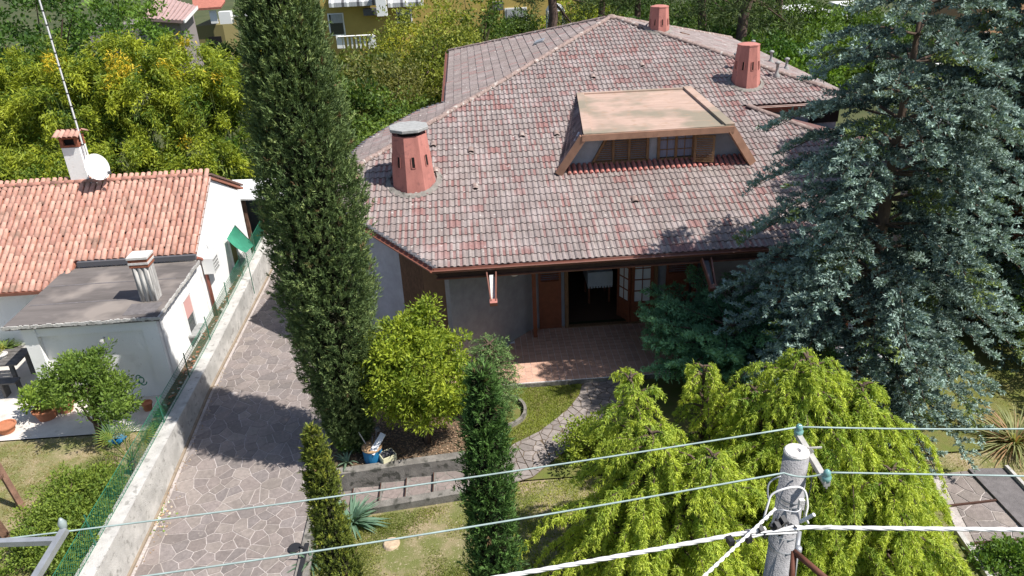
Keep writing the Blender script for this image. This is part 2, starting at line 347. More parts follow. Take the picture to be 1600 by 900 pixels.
def columnar(name, label, base, H, prof, n, leaf, ca, cb, group=None, tipc=None, flut=9, rough=.14, spread=.35, core=True, cat='tree', leanx=0.0, wisp=0.0):
    root = thing(name, label, cat, base, group)
    h = RNG.random(n)**.92; th = RNG.random(n)*6.28319
    R = np.interp(h, [p[0] for p in prof], [p[1] for p in prof])
    per = 15; kc = n//per; n = kc*per; h, th, R = h[:kc], th[:kc], R[:kc]
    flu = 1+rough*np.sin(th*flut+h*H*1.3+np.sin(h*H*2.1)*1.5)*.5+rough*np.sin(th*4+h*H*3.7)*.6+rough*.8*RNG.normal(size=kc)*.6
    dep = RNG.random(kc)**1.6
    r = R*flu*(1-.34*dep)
    if wisp: r = r*(1+wisp*(RNG.random(kc) < .10)*RNG.random(kc))
    c = np.stack([base[0]+r*np.cos(th)+leanx*h*H, base[1]+r*np.sin(th), base[2]+h*H], 1)
    od = np.stack([np.cos(th)*spread, np.sin(th)*spread, np.ones(kc)*.9], 1)+RNG.normal(size=(kc, 3))*.30
    od /= np.linalg.norm(od, axis=1, keepdims=True)
    q = RNG.random((n, 1)); ul = leaf[0]*2.1*(.6+.8*np.repeat(RNG.random(kc), per))[:, None]
    P = np.repeat(c, per, 0)+np.repeat(od, per, 0)*ul*q+RNG.normal(size=(n, 3))*leaf[0]*.30*(1.15-q)
    D = np.repeat(od, per, 0)+unit(n)*.65
    pat = .5+.5*np.sin(th*5+h*H*2.3)*np.sin(h*H*4.1+th*2)
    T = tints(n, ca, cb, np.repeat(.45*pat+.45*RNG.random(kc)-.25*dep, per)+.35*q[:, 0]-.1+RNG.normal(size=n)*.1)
    if tipc is not None:
        k = np.repeat(RNG.random(kc) < .14, per) & (q[:, 0] > .3); T[k] = np.array(tipc)*(1+RNG.uniform(-.2, .2, (k.sum(), 1)))
    k = np.repeat(RNG.random(kc) < .008, per); T[k] = np.array((.15, .10, .05))*(1+RNG.uniform(-.3, .3, (k.sum(), 1)))
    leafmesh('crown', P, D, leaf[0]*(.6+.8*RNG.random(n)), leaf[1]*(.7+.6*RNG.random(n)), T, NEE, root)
    trunk(root, (base[0], base[1], base[2]-.05), (base[0]+leanx*H*.9, base[1], base[2]+H*.9), max(.04, prof[1][1]*.16), .02, bend=.0)
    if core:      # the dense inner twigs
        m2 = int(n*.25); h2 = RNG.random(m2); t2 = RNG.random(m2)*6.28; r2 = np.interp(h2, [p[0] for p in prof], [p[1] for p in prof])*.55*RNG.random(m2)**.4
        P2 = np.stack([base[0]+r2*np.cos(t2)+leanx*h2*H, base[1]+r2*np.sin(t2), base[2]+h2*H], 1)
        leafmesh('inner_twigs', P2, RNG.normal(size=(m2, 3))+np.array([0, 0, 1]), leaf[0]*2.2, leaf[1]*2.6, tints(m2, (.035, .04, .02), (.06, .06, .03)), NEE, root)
    return root
def spruce(name, label, base, H, R0, ntier, nper, ca, cb, lean=(0, 0), z0=.25, needle=(.085, .030), dens=1.0, group=None, rprof=None, azr=None, tip=None, puff=6, upt=0.0, tw=(-.55, .05), jit=None):
    """conifer of arching tiers; each branch carries side twigs wrapped in short needles"""
    root = thing(name, label, 'tree', base, group); bx, by, bz = base
    trunk(root, (bx, by, bz-.1), (bx+lean[0], by+lean[1], bz+H), .20, .03, bend=.02)
    C_, K_, W_ = [], [], []; gb = G()
    for i in range(ntier):
        f = i/(ntier-1); z = z0+(H-z0)*f**.95
        Rr = np.interp(f, rprof[0], rprof[1]) if rprof else R0*(1-f)**.8+.1
        m_ = max(3, int(nper*(1-.5*f))); a0 = random.random()*6.28
        for j in range(m_):
            a = a0+6.28319*j/m_+random.uniform(-.28, .28)
            if puff >= 10 and random.random() < .10: continue
            L = Rr*random.uniform(.72, 1.12); dr = .32+.30*(1-f)
            o = Vector((bx+lean[0]*f, by+lean[1]*f, bz+z)); d = Vector((math.cos(a), math.sin(a), 0)); s = Vector((-d.y, d.x, 0))
            pos = lambda t: o+d*L*t+Vector((0, 0, .18*L*math.sin(t*2.2)-dr*(1-upt)*L*t*t+(.12+upt*.3)*L*max(0, t-.6)))
            gb.tube([pos(0), pos(.35), pos(.7), pos(.97)], [.035, .024, .014, .006], 4, caps=False)
            nt_ = int(max(5, L*9*dens))
            for k in range(nt_):
                t = .2+.8*(k+random.random()*.6)/nt_; p = pos(t); sgn = 1 if k % 2 else -1
                tl = (.16+.36*L*(1-t)**.8*.5+.12*random.random())*(1.1 if t > .3 else .8)
                dv = (d*random.uniform(.5, .9)+s*sgn*random.uniform(.6, 1.0)+Vector((0, 0, random.uniform(*tw)))).normalized()
                nn = int(max(3, tl*22*dens))
                for q in range(nn):
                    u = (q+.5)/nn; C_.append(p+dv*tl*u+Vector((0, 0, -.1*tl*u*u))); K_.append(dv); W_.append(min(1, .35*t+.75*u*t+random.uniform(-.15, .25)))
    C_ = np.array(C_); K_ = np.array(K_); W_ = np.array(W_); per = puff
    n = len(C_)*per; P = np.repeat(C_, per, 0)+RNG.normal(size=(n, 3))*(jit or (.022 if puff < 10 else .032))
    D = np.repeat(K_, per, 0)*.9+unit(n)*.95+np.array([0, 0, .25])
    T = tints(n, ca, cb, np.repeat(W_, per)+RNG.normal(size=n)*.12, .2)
    if tip is not None:
        pn = np.sin(P[:, 0]*2.1)*np.sin(P[:, 1]*1.7+2)*np.sin(P[:, 2]*2.6+1); k = (pn > .45) & (RNG.random(n) < .6); T[k] = np.array(tip)*(1+RNG.uniform(-.25, .25, (k.sum(), 1)))
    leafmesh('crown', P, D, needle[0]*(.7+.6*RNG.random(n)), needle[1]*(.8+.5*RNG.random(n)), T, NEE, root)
    obj('branches', gb, BARK, root, smooth=True, kind='stuff')
    return root
def weeping(name, label, base, tops, nbr, Rr, droop, ca, cb, dens=1.0, group=None, cut=None):
    """golden weeping cedar: layered arching boughs from several leaders, hung with strings of needles"""
    root = thing(name, label, 'tree', base, group); gb = G(); C_, K_, T_ = [], [], []
    for (tx, ty, tz, sc) in tops:
        trunk(root, (base[0], base[1], base[2]-.05), (tx, ty, tz), .10*sc+.03, .015, bend=.06)
        n = int(nbr*sc)
        for i in range(n):
            f = (i+random.random())/n; z = base[2]+.15+(tz-base[2]-.15)*(1-f**1.25); fx = (z-base[2])/(tz-base[2])
            a = i*2.39996+random.uniform(-.5, .5); L = (.22+Rr*sc*min(1, f*1.15)**.85)*random.uniform(.6, 1.28); bt = random.uniform(-.30, .22); lift_ = random.uniform(.15, .5)
            o = Vector((base[0]+(tx-base[0])*fx, base[1]+(ty-base[1])*fx, z)); d = Vector((math.cos(a), math.sin(a), 0)); s = Vector((-d.y, d.x, 0))
            bend_ = random.uniform(-.35, .35)
            pos = lambda t: o+d*L*(t-.10*t*t)+s*bend_*L*t*t+Vector((0, 0, lift_*L*math.sin(t*2.2)-droop*L*t**2.3))
            gb.tube([pos(0), pos(.3), pos(.6), pos(.95)], [.03, .02, .012, .005], 4, caps=False)
            ns = int(max(6, L*17*dens))
            for k in range(ns):
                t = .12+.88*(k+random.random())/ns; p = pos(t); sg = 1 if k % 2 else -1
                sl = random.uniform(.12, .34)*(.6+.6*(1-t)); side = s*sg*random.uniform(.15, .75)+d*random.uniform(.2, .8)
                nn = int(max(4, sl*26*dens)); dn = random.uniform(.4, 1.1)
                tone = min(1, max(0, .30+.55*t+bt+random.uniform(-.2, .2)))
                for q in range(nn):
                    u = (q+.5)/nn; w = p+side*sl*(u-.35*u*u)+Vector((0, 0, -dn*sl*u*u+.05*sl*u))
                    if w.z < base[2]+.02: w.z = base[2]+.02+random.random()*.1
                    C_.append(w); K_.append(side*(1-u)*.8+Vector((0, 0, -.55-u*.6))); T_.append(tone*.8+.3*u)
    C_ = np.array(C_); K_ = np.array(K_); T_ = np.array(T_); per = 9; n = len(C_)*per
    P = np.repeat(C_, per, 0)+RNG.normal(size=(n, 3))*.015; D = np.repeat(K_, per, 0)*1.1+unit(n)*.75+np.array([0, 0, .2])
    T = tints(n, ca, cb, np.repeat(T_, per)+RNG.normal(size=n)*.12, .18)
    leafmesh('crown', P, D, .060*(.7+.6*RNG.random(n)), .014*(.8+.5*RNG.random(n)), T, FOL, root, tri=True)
    obj('branches', gb, BARK, root, smooth=True, kind='stuff')
    return root
def blades(name, label, cat, base, n, L, Wd, ca, cb, arch=.9, seg=5, group=None, up=1.0, m=None, tipc=None):
    """clump of long sword leaves, each an arching folded strip"""
    root = thing(name, label, cat, base, group); g = G()
    for i in range(n):
        a = random.random()*6.283; ln = L*random.uniform(.6, 1.1); el_ = random.uniform(.25, 1.35)*up; d = Vector((math.cos(a), math.sin(a), 0)); s = Vector((-d.y, d.x, 0))
        k = random.random(); col = tuple(ca[q]+(cb[q]-ca[q])*k for q in range(3)); pts = []
        if tipc and random.random() < .3: col = tipc
        for q in range(seg+1):
            t = q/seg; p = Vector(base)+d*(.03+ln*t*math.cos(el_)+arch*.25*ln*t*t)+Vector((0, 0, ln*t*math.sin(el_)-arch*ln*.45*t*t))
            w = Wd*(1-t**2)*.5+.002; pts += [p-s*w, p+Vector((0, 0, -.3*w)), p+s*w]
        g.add(pts, [(3*q+j, 3*q+j+1, 3*q+j+4, 3*q+j+3) for q in range(seg) for j in (0, 1)], col)
    obj('leaf', g, m or FOL, root); return root
STREAK = spots(mat('streaked_render', (.60, .58, .55), .9, .5, 5, .3, 40, stretch=(4, 4, .35), col2=(.22, .21, .20)), 3, .6, .7, (.2, .19, .17), .5)
# ================================================================== SETTING
def interp(x, xs, ys): return float(np.interp(x, xs, ys))
def sheet(name, poly, zf, m, nx=1, **k):
    g = G(); g.add([(x, y, zf(x, y) if callable(zf) else zf) for x, y in poly], [tuple(range(len(poly)))]); return obj(name, g, m, None, kind='structure', **k)
def gridsheet(name, x0, x1, y0, y1, nx, ny, zf, m, keep=None):
    g = G(); xs = np.linspace(x0, x1, nx+1); ys = np.linspace(y0, y1, ny+1)
    vs = [(x, y, zf(x, y)) for y in ys for x in xs]; fs = []
    for j in range(ny):
        for i in range(nx):
            if keep and not keep((xs[i]+xs[i+1])/2, (ys[j]+ys[j+1])/2): continue
            a = j*(nx+1)+i; fs.append((a, a+1, a+nx+2, a+nx+1))
    g.add(vs, fs); return obj(name, g, m, None, smooth=True, kind='structure')
def shade(c, a, b):
    k = random.uniform(a, b); return tuple(q*k for q in c)
def drz(y): return interp(y, [7, 12, 15.5], [-.44, -.33, 0])
g = G(); X0, X1 = -1500, 1500
g.add([(X0, 17, -.06), (X1, 17, -.06), (X1, 2500, -.06), (X0, 2500, -.06), (X0, 15.5, -.75), (X1, 15.5, -.75), (X0, -60, -.75), (X1, -60, -.75)], [(0, 1, 2, 3), (4, 5, 1, 0), (6, 7, 5, 4)])
obj('ground', g, MIDG, None, kind='structure')
# driveway
DX0, DX1 = -6.60, -3.62
g = G(); ys = [6.5, 9, 12, 13.5, 15.5, 27.5]
for a, b in zip(ys[:-1], ys[1:]): g.quad((DX0-.3, a, drz(a)), (DX1+.02, a, drz(a)), (DX1+.02, b, drz(b)), (DX0-.3, b, drz(b)))
driveway = obj('driveway', g, MORTAR, None, kind='structure')
def stonecol():
    k = random.random(); b = random.uniform(.85, 1.15)
    a = [(.25, .212, .198), (.26, .218, .20), (.238, .206, .195), (.275, .235, .212)][int(k*4)]
    return tuple(c*b for c in a)
lay_stones(driveway, voronoi_stones([(DX0+.1, 8), (DX1, 8), (DX1, 26.5), (DX0+.1, 26.5)], .245, .018, 3), lambda x, y: drz(y), .007, stonecol)
# left garden
sheet('dry_garden_lawn', [(-40, 5), (-6.95, 5), (-6.95, 14.2), (-40, 14.2)], 0.0, DIRT)
sheet('pale_terrace', [(-40, 14.2), (-6.95, 14.2), (-6.95, 18.6), (-40, 18.6)], .03, PAVE)
# garden between the driveway and the terrace
def gz(x, y): return interp(y, [12.3, 14], [interp(x, [-3.1, -.6], [-.02, .17]), -.10])
gridsheet('garden_soil', -3.6, -.55, 12.25, 16.8, 12, 12, gz, SOIL)
def pathz(x, y): return interp(y, [12, 15], [-.01, -.10])
gridsheet('garden_grass', -.55, 12.5, 11.7, 15.06, 20, 8, lambda x, y: pathz(x, y)-.02-.02*max(0, x-4), LAWN)
sheet('side_ground', [(-3.62, 15.0), (-.9, 15.0), (-.9, 30), (-3.62, 30)], -.03, SOIL)
def lz(x, y): return max(-.172, interp(x, [-3.2, .5], [-.42, -.05])-.05*max(0, x-2)) if x > 0 else interp(x, [-3.2, .5], [-.42, -.05])
gridsheet('lower_lawn', -3.36, 14, 5, 11.7, 30, 12, lambda x, y: lz(x, y) if y < 11.5 else min(lz(x, y), -.06), DIRT)
sheet('right_lawn', [(6.0, 11.72), (30, 11.72), (30, 24), (6.0, 24)], -.16, LAWN)
sheet('right_front_ground', [(14, 5), (30, 5), (30, 11.72), (14, 11.72)], -.5, LAWN)
# curb along the driveway
g = G(); g.bar((-3.48, 6.5, drz(7)), (-3.48, 12.3, drz(12.3)), .24, .10); g.bar((-3.50, 12.3, drz(12.3)+.05), (-3.50, 15.4, .02), .20, .26)
obj('driveway_curb', g, CONCD, None, kind='structure')
# retaining wall, steps, low wall
g = G()
def ramp(g, x0, x1, y0, y1, zb, z0, z1, col=None):
    g.add([(x0, y0, zb), (x1, y0, zb), (x1, y1, zb), (x0, y1, zb), (x0, y0, z0), (x1, y0, z1), (x1, y1, z1), (x0, y1, z0)], [(3, 2, 1, 0), (4, 5, 6, 7), (0, 1, 5, 4), (1, 2, 6, 5), (2, 3, 7, 6), (3, 0, 4, 7)], col)
ramp(g, -3.25, -.57, 12.22, 12.42, -.8, .02, .22); o = obj('retaining_wall', g, CONCD, label='stained concrete retaining wall rising along the garden steps', cat='wall')
g = G(); ramp(g, -3.0, -.57, 11.42, 11.60, -.8, -.27, .02); obj('retaining_wall', g, CONCD, label='low concrete curb wall on the lawn side of the garden steps', cat='wall')
steps = thing('garden_steps', 'four broad steps of crazy paving with risers darkened for shade between low walls', 'steps', (-1.8, 11.9, -.6)); del steps['category'], steps['label']; steps['kind'] = 'structure'
SX = [-3.45, -2.83, -2.27, -1.75, -1.2, -.57]; SZ = [-.40, -.33, -.25, -.17, -.09, -.02]
for k in range(5):
    g = G(); x0, x1 = SX[k], SX[k+1]; g.box(((x0+x1)/2, 11.91, SZ[k]/2-.4), (x1-x0, .60, .8+SZ[k])); st = obj('step', g, CONCD, steps)
    if k: g = G(); g.box((x0-.010, 11.91, SZ[k]-.045), (.02, .60, .085)); obj('riser', g, FASCIA, steps)  # riser colour darkened: shade on the side away from the sun
    for c in voronoi_stones([(x0+.03, 11.62), (x1-.01, 11.62), (x1-.01, 12.20), (x0+.03, 12.20)], .27, .02, 40+k):
        g = G(); g.prism(c, SZ[k]-.01, SZ[k]+.006, shade((.24, .195, .18), .95, 1.3)); obj('paving_stone', g, STONE, steps)
# curving path
PL = [(-.55, 12.21), (.05, 12.5), (.47, 12.88), (1.0, 13.22), (1.44, 13.67), (1.8, 14.1), (2.06, 14.55), (2.2, 15.03)]
PR = [(-.55, 11.62), (.15, 11.55), (.75, 11.75), (1.15, 12.15), (1.6, 12.6), (2.3, 13.2), (3.0, 14.0), (3.5, 15.03)]
g = G()
for i in range(7): g.quad((*PR[i], pathz(*PR[i])), (*PR[i+1], pathz(*PR[i+1])), (*PL[i+1], pathz(*PL[i+1])), (*PL[i], pathz(*PL[i])))
path = obj('garden_path', g, SOIL, None, kind='structure')
cells = []
for i in range(7): cells += voronoi_stones([PR[i], PR[i+1], PL[i+1], PL[i]], .19, .018, 60+i)
lay_stones(path, cells, pathz, .008, lambda: shade((.30, .26, .24), .8, 1.15))
# terrace of the big house
PAT = [(-1.0, 15.05), (9.5, 15.05), (9.5, 17.57), (1.27, 17.57), (.46, 16.75), (-1.0, 16.75)]
g = G(); g.prism(PAT, -.16, -.006); patio = obj('house_terrace', g, PATT, None, kind='structure')
cells = []; ts = .157
for j in range(17):
    for i in range(66):
        x, y = -.99+i*ts, 15.055+j*(ts-.005)
        c = [(x+.004, y+.004), (x+ts-.004, y+.004), (x+ts-.004, y+ts-.009), (x+.004, y+ts-.009)]
        if x < 7 and inside((x+.08, y+.08), PAT): cells.append(c)
cells.sort(key=lambda c: (c[0][1] > 16.2, c[0][0] > 3.3, c[0][1]))
def pcol(): b = random.uniform(.88, 1.1); return (.58*b, .36*b, .27*b)
rest = G()
for k, c in enumerate(cells):
    g = G(); g.prism(c, -.012, .003+random.uniform(0, .002), pcol())
    if k < 300: obj('floor_tile', g, PATT, patio)
    else: rest.add(g.v, g.f, g.c[0])
tag(obj('floor_tiles', rest, PATT, patio), kind='stuff')
g = G(); g.box((3.9, 15.035, -.065), (9.8, .05, .10)); obj('edging', g, CONCD, patio)
# planting ring
g = G(); n = 40; rc = (.17, 14.05); ri, ro = .575, .64
for k in range(n):
    a, b = 6.28319*k/n, 6.28319*(k+1)/n
    P = lambda r, t, z: (rc[0]+r*math.cos(t), rc[1]+r*math.sin(t), z)
    g.add([P(ri, a, -.2), P(ro, a, -.2), P(ro, b, -.2), P(ri, b, -.2), P(ri, a, .02), P(ro, a, .02), P(ro, b, .02), P(ri, b, .02)], [(4, 5, 6, 7), (1, 2, 6, 5), (0, 4, 7, 3)])
obj('planting_ring', g, CONCD, label='round concrete ring set in the grass around the feathery juniper', cat='planter')
# driveway wall with its fence
wt = lambda y: interp(y, [8, 13, 17, 20, 24], [.50, .52, .56, .70, .85])
g = G()
ys = list(np.arange(7.0, 26.6, .9))
for a, b in zip(ys[:-1], ys[1:]):
    ja, jb = [random.uniform(-.012, .012) for _ in 'ab']
    g.add([(-6.95, a, -.5), (-6.60, a, -.6), (-6.60, b, -.6), (-6.95, b, -.5), (-6.95, a, wt(a)), (-6.62, a, wt(a)), (-6.62, b, wt(b)), (-6.95, b, wt(b))], [(4, 5, 6, 7), (1, 2, 6, 5), (0, 4, 7, 3)])
wall = obj('boundary_wall', g, CONC, label='long weathered concrete wall on the left edge of the paved driveway', cat='wall')
g = G(); g.bar((-6.585, 7, drz(7)+.02), (-6.585, 12, drz(12)+.02), .05, .05); g.bar((-6.585, 12, drz(12)+.02), (-6.585, 15.5, .02), .05, .05); g.bar((-6.585, 15.5, .02), (-6.585, 26, .02), .05, .05)
obj('footing', g, mat('tan_footing', (.30, .24, .18), .9, .3, 6), wall)
fence = thing('mesh_fence', 'green wire mesh fence on thin posts along the top of the driveway wall', 'fence', (-6.86, 15, .5))
def netpanel(g, y0, y1, z0f, hf, x=-6.88, s=.085, w=.0035):
    y = y0-1.2
    while y < y1:
        for sg in (1, -1):
            h = hf; a, b = (y, y+h) if sg > 0 else (y+h, y); za, zb = z0f, z0f+h
            # clip to the panel
            ya, yb = a, b
            t0, t1 = 0., 1.
            for lim, up in ((y0, False), (y1, True)):
                d = yb-ya
                t = (lim-ya)/d
                if (d > 0) == up: t1 = min(t1, t)
                else: t0 = max(t0, t)
            if t1 > t0:
                p = (x, ya+(yb-ya)*t0, wt(y)+za+(zb-za)*t0-.0); q = (x, ya+(yb-ya)*t1, wt(y)+za+(zb-za)*t1)
                g.add([(x, p[1]-w, p[2]), (x, p[1]+w, p[2]), (x, q[1]+w, q[2]), (x, q[1]-w, q[2])], [(0, 1, 2, 3)])
                g.add([(x-w*.8, p[1], p[2]), (x+w*.8, p[1], p[2]), (x+w*.8, q[1], q[2]), (x-w*.8, q[1], q[2])], [(0, 1, 2, 3)])
        y += s
g = G(); netpanel(g, 7.5, 25.5, 0.0, .56); 
for zz in (.02, .56): g.tube([(-6.88, y, wt(y)+zz+random.uniform(-.01, .01)) for y in np.arange(7.5, 25.6, 1.0)], .006, 4)
tag(obj('wire_mesh', g, NET, fence), kind='stuff')
for (x0, y0, x1, y1) in [(141, 832, 157, 872), (250, 628, 263, 678), (289, 565, 301, 607), (324, 508, 333, 547), (354, 457, 361, 493), (378, 425, 384, 450), (398, 392, 402, 412)]:
    b = atx(x1, y1, -6.88); yb = b[1]
    g = G(); g.tube([(-6.88, yb, wt(yb)-.05), (-6.88+random.uniform(-.02, .02), yb+random.uniform(-.03, .03), wt(yb)+.66)], .014, 6); obj('post', g, GPOST, fence)
# bits of broken clay and litter on the strip by the wall
g = G()
for i in range(150):
    y = random.uniform(14.5, 21); x = random.uniform(-7.2, -6.9); s = random.uniform(.02, .07)
    g.box((x, y, .42+(y-14)*.02+random.uniform(0, .02)), (s, s*random.uniform(.5, 1.2), s*.35), random.random()*3, random.choice([(.45, .16, .09), (.55, .5, .45), (.3, .12, .07)]), random.uniform(-.4, .4))
tag(obj('rubble', g, COPPO, None), label='broken clay shards lying on the narrow strip behind the driveway wall', cat='rubble', kind='stuff')
g = G(); g.box((-7.12, 18.0, .2), (.33, 8.0, .42)); obj('side_strip', g, SOIL, None, kind='structure')
# ================================================================== BIG HOUSE
house = thing('hexagonal_villa', 'large villa with faceted pinkish concrete tile roof, terracotta chimneys and a flat roofed dormer', 'house', (3.5, 22, 0))
TIP = (-4.2, 19.2); APX = (5.17, 28.2)
P1 = [(-1.05, 16.1), (8.6, 16.1), (11.25, 18.9), (8.04, 22.1), (11.4, 22.1), APX, TIP]
P2 = [TIP, (-3.75, 21.6), (-3.25, 23.2), (-2.4, 24.1), (-1.57, 24.72), (-.75, 24.5), (-.72, 34.1), APX]
P3 = [APX, (11.4, 22.1), (11.7, 22.1), (11.7, 34.7)]
z1 = lambda x, y: 2.6+TN*(y-16.1)
z2 = lambda x, y: 6.30+TN*(x-5.17)
z3 = lambda x, y: 6.30-TN*(x-5.17)
roof = G()
for poly, zf in ((P1, z1), (P2, z2), (P3, z3)): roof.prism(poly, lambda x, y, f=zf: f(x, y)-.14, lambda x, y, f=zf: f(x, y)-.012)
z5 = lambda x, y: 2.6+TN*(22.1-16.1)-TN*(x-8.04)
roof.prism([(8.04, 22.1), (11.25, 18.9), (12.4, 20.0), (12.4, 22.1)], lambda x, y: z5(x, y)-.12, lambda x, y: z5(x, y)-.01)
roof.prism([APX, (11.7, 34.7), (-.72, 34.1)], lambda x, y: 6.3-TN*(y-28.2)-.14, lambda x, y: 6.3-TN*(y-28.2)-.012)
roof_o = obj('roof', roof, mat('roof_deck', (.16, .09, .085), .9), house)
# tiles
RED = [(.285, .155, .142), (.30, .175, .162), (.27, .165, .155)]; GRY = [(.305, .25, .235), (.285, .23, .215), (.325, .275, .255), (.265, .22, .208)]
def tile_geo(w, L, pc, rc, cc=2):
    g = G(); n = cc; pw = w/n; prof = []
    for k in range(n):
        o = k*pw; prof += [(o, .0, 0), (o+pw*.36, .0, 0), (o+pw*.48, .020, 1), (o+pw*.68, .030, 1), (o+pw*.88, .020, 1)]
    prof.append((w, 0, 0)); m = len(prof); vs, cs = [], []
    for (y, dz) in ((-.012, .026), (L+.02, .0)):
        for (x, h, r) in prof: vs.append((x, y, h+dz)); cs.append(rc[int(min(x/pw, n-1))] if r else pc[int(min(x/pw, n-1))])
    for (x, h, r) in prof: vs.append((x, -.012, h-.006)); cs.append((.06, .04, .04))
    g.v = vs; g.c = cs
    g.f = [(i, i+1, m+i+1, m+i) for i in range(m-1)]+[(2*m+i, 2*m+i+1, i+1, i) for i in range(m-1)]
    return g
TW, TL = .290, .285
def variants(reds, n=16):
    out = []
    for k in range(n):
        pcs, rcs = [], []
        allred = random.random() < reds*.2
        for _ in range(2):
            j = lambda c: (lambda b: tuple(q*b for q in c))(random.uniform(.9, 1.1))
            pcs.append(j(random.choice(RED if random.random() < reds or allred else GRY))); rcs.append(j(random.choice(RED if allred and random.random() < .8 or random.random() < reds*.35 else GRY)))
        out.append(tile_geo(TW, TL, pcs, rcs))
    return out
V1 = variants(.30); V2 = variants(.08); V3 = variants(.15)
def lay_tiles(poly, M, zcheck, Vs, limit, parent, holes=(), key=None):
    """M: roof-plane frame (origin, u, v); poly in plan; tiles cut at the edges"""
    O, u, v = M; nrm = u.cross(v); loc = []
    inv = lambda x, y: None
    # plan -> roof coordinates
    A = np.array([[u.x, v.x], [u.y, v.y]]); Ai = np.linalg.inv(A)
    rp = [tuple(Ai@np.array([x-O.x, y-O.y])) for x, y in poly]; xs = [p[0] for p in rp]; ys = [p[1] for p in rp]
    hp = [[tuple(Ai@np.array([x-O.x, y-O.y])) for x, y in h] for h in holes]
    shared = [mesh_from('roof_tile', g.v, g.f, g.c) for g in Vs]
    for s in shared: s.materials.append(TILE)
    rows = []
    for j in range(int(math.floor(min(ys)/TL))-1, int(max(ys)/TL)+2):
        for i in range(int(math.floor(min(xs)/TW))-1, int(max(xs)/TW)+2):
            x, y = i*TW+.0, j*TL; cs_ = [inside(p, rp) for p in ((x+.01, y+.01), (x+TW-.01, y+.01), (x+.01, y+TL-.01), (x+TW-.01, y+TL-.01), (x+TW/2, y+TL/2))]
            if not any(cs_): continue
            c = (x+TW/2, y+TL/2)
            hc = [any(inside(p, h) for h in hp) for p in ((x+.02, y+.02), (x+TW-.02, y+.02), (x+.02, y+TL-.02), (x+TW-.02, y+TL-.02))]
            if all(hc): continue
            rows.append((x, y, all(cs_)))
    rows.sort(key=key or (lambda r: r[1])); rest = G(); cnt = 0
    B = Matrix(((u.x, v.x, nrm.x, O.x), (u.y, v.y, nrm.y, O.y), (u.z, v.z, nrm.z, O.z), (0, 0, 0, 1)))
    # make every polygon edge known for cutting
    for (x, y, full) in rows:
        k = random.randrange(len(Vs)); dx = random.uniform(-.003, .003); dy = random.uniform(-.006, .006); T = Matrix.Translation((x+dx, y+dy, random.uniform(0, .004))) @ Matrix.Rotation(random.uniform(-.008, .008), 4, 'Z')
        if full and cnt < limit: place('roof_tile', shared[k], parent, B@T); cnt += 1; continue
        gv = [T@Vector(q) for q in Vs[k].v]
        if full: rest.add([B@q for q in gv], [], None); o = len(rest.v)-len(gv); rest.c[o:] = Vs[k].c; rest.f += [tuple(i+o for i in f) for f in Vs[k].f]; continue
        # cut tile: split in strips and keep those whose middle is inside, squeezed to the edge
        f2 = []
        nx = 8
        bm = bmesh.new(); cl = bm.verts.layers.float_color.new('tint'); bvs = [bm.verts.new(q) for q in gv]
        for q, c in zip(bvs, Vs[k].c): q[cl] = (*c, 1)
        for f in Vs[k].f: bm.faces.new([bvs[i] for i in f])
        for e in range(len(rp)):
            a, b = Vector((*rp[e], 0)), Vector((*rp[(e+1) % len(rp)], 0)); d = b-a
            t = ((Vector((x+TW/2, y+TL/2, 0))-a).dot(d))/d.length_squared; near = a+d*min(1, max(0, t))
            if (near-Vector((x+TW/2, y+TL/2, 0))).length > .26: continue
            nn = Vector((d.y, -d.x, 0)).normalized()
            # which side is outside?
            midp = a+d*min(.98, max(.02, t))+nn*.02
            if inside((midp.x, midp.y), rp): nn = -nn
            bmesh.ops.bisect_plane(bm, geom=list(bm.verts)+list(bm.edges)+list(bm.faces), plane_co=near, plane_no=nn, clear_outer=True, dist=1e-5)
        bm.verts.index_update(); o = len(rest.v)
        for q in bm.verts: rest.v.append(tuple(B@q.co)); rest.c.append(tuple(q[cl])[:3])
        for f in bm.faces: rest.f.append(tuple(q.index+o for q in f.verts))
        bm.free()
    if rest.v: tag(obj('roof_tiles', rest, TILE, parent), kind='stuff')
    return cnt
import bmesh
U1, V1v = Vector((1, 0, 0)), Vector((0, CS, SN))
SR = .945      # survey refit: the roof sits a little nearer and higher than first laid out
def sc(*p): return [(x*SR, y*SR) for x, y in p]
def zs_(z): return z*SR+CH*(1-SR)
dorm_hole = [(2.5, 19.9), (7.1, 19.9), (6.45, 23.0), (3.3, 23.0)]
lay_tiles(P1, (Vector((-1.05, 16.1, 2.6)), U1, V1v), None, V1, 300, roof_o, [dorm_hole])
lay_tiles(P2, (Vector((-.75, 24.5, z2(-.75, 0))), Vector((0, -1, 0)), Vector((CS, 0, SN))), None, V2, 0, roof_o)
lay_tiles(P3, (Vector((11.7, 22.1, z3(11.7, 0))), Vector((0, 1, 0)), Vector((-CS, 0, SN))), None, V3, 0, roof_o)
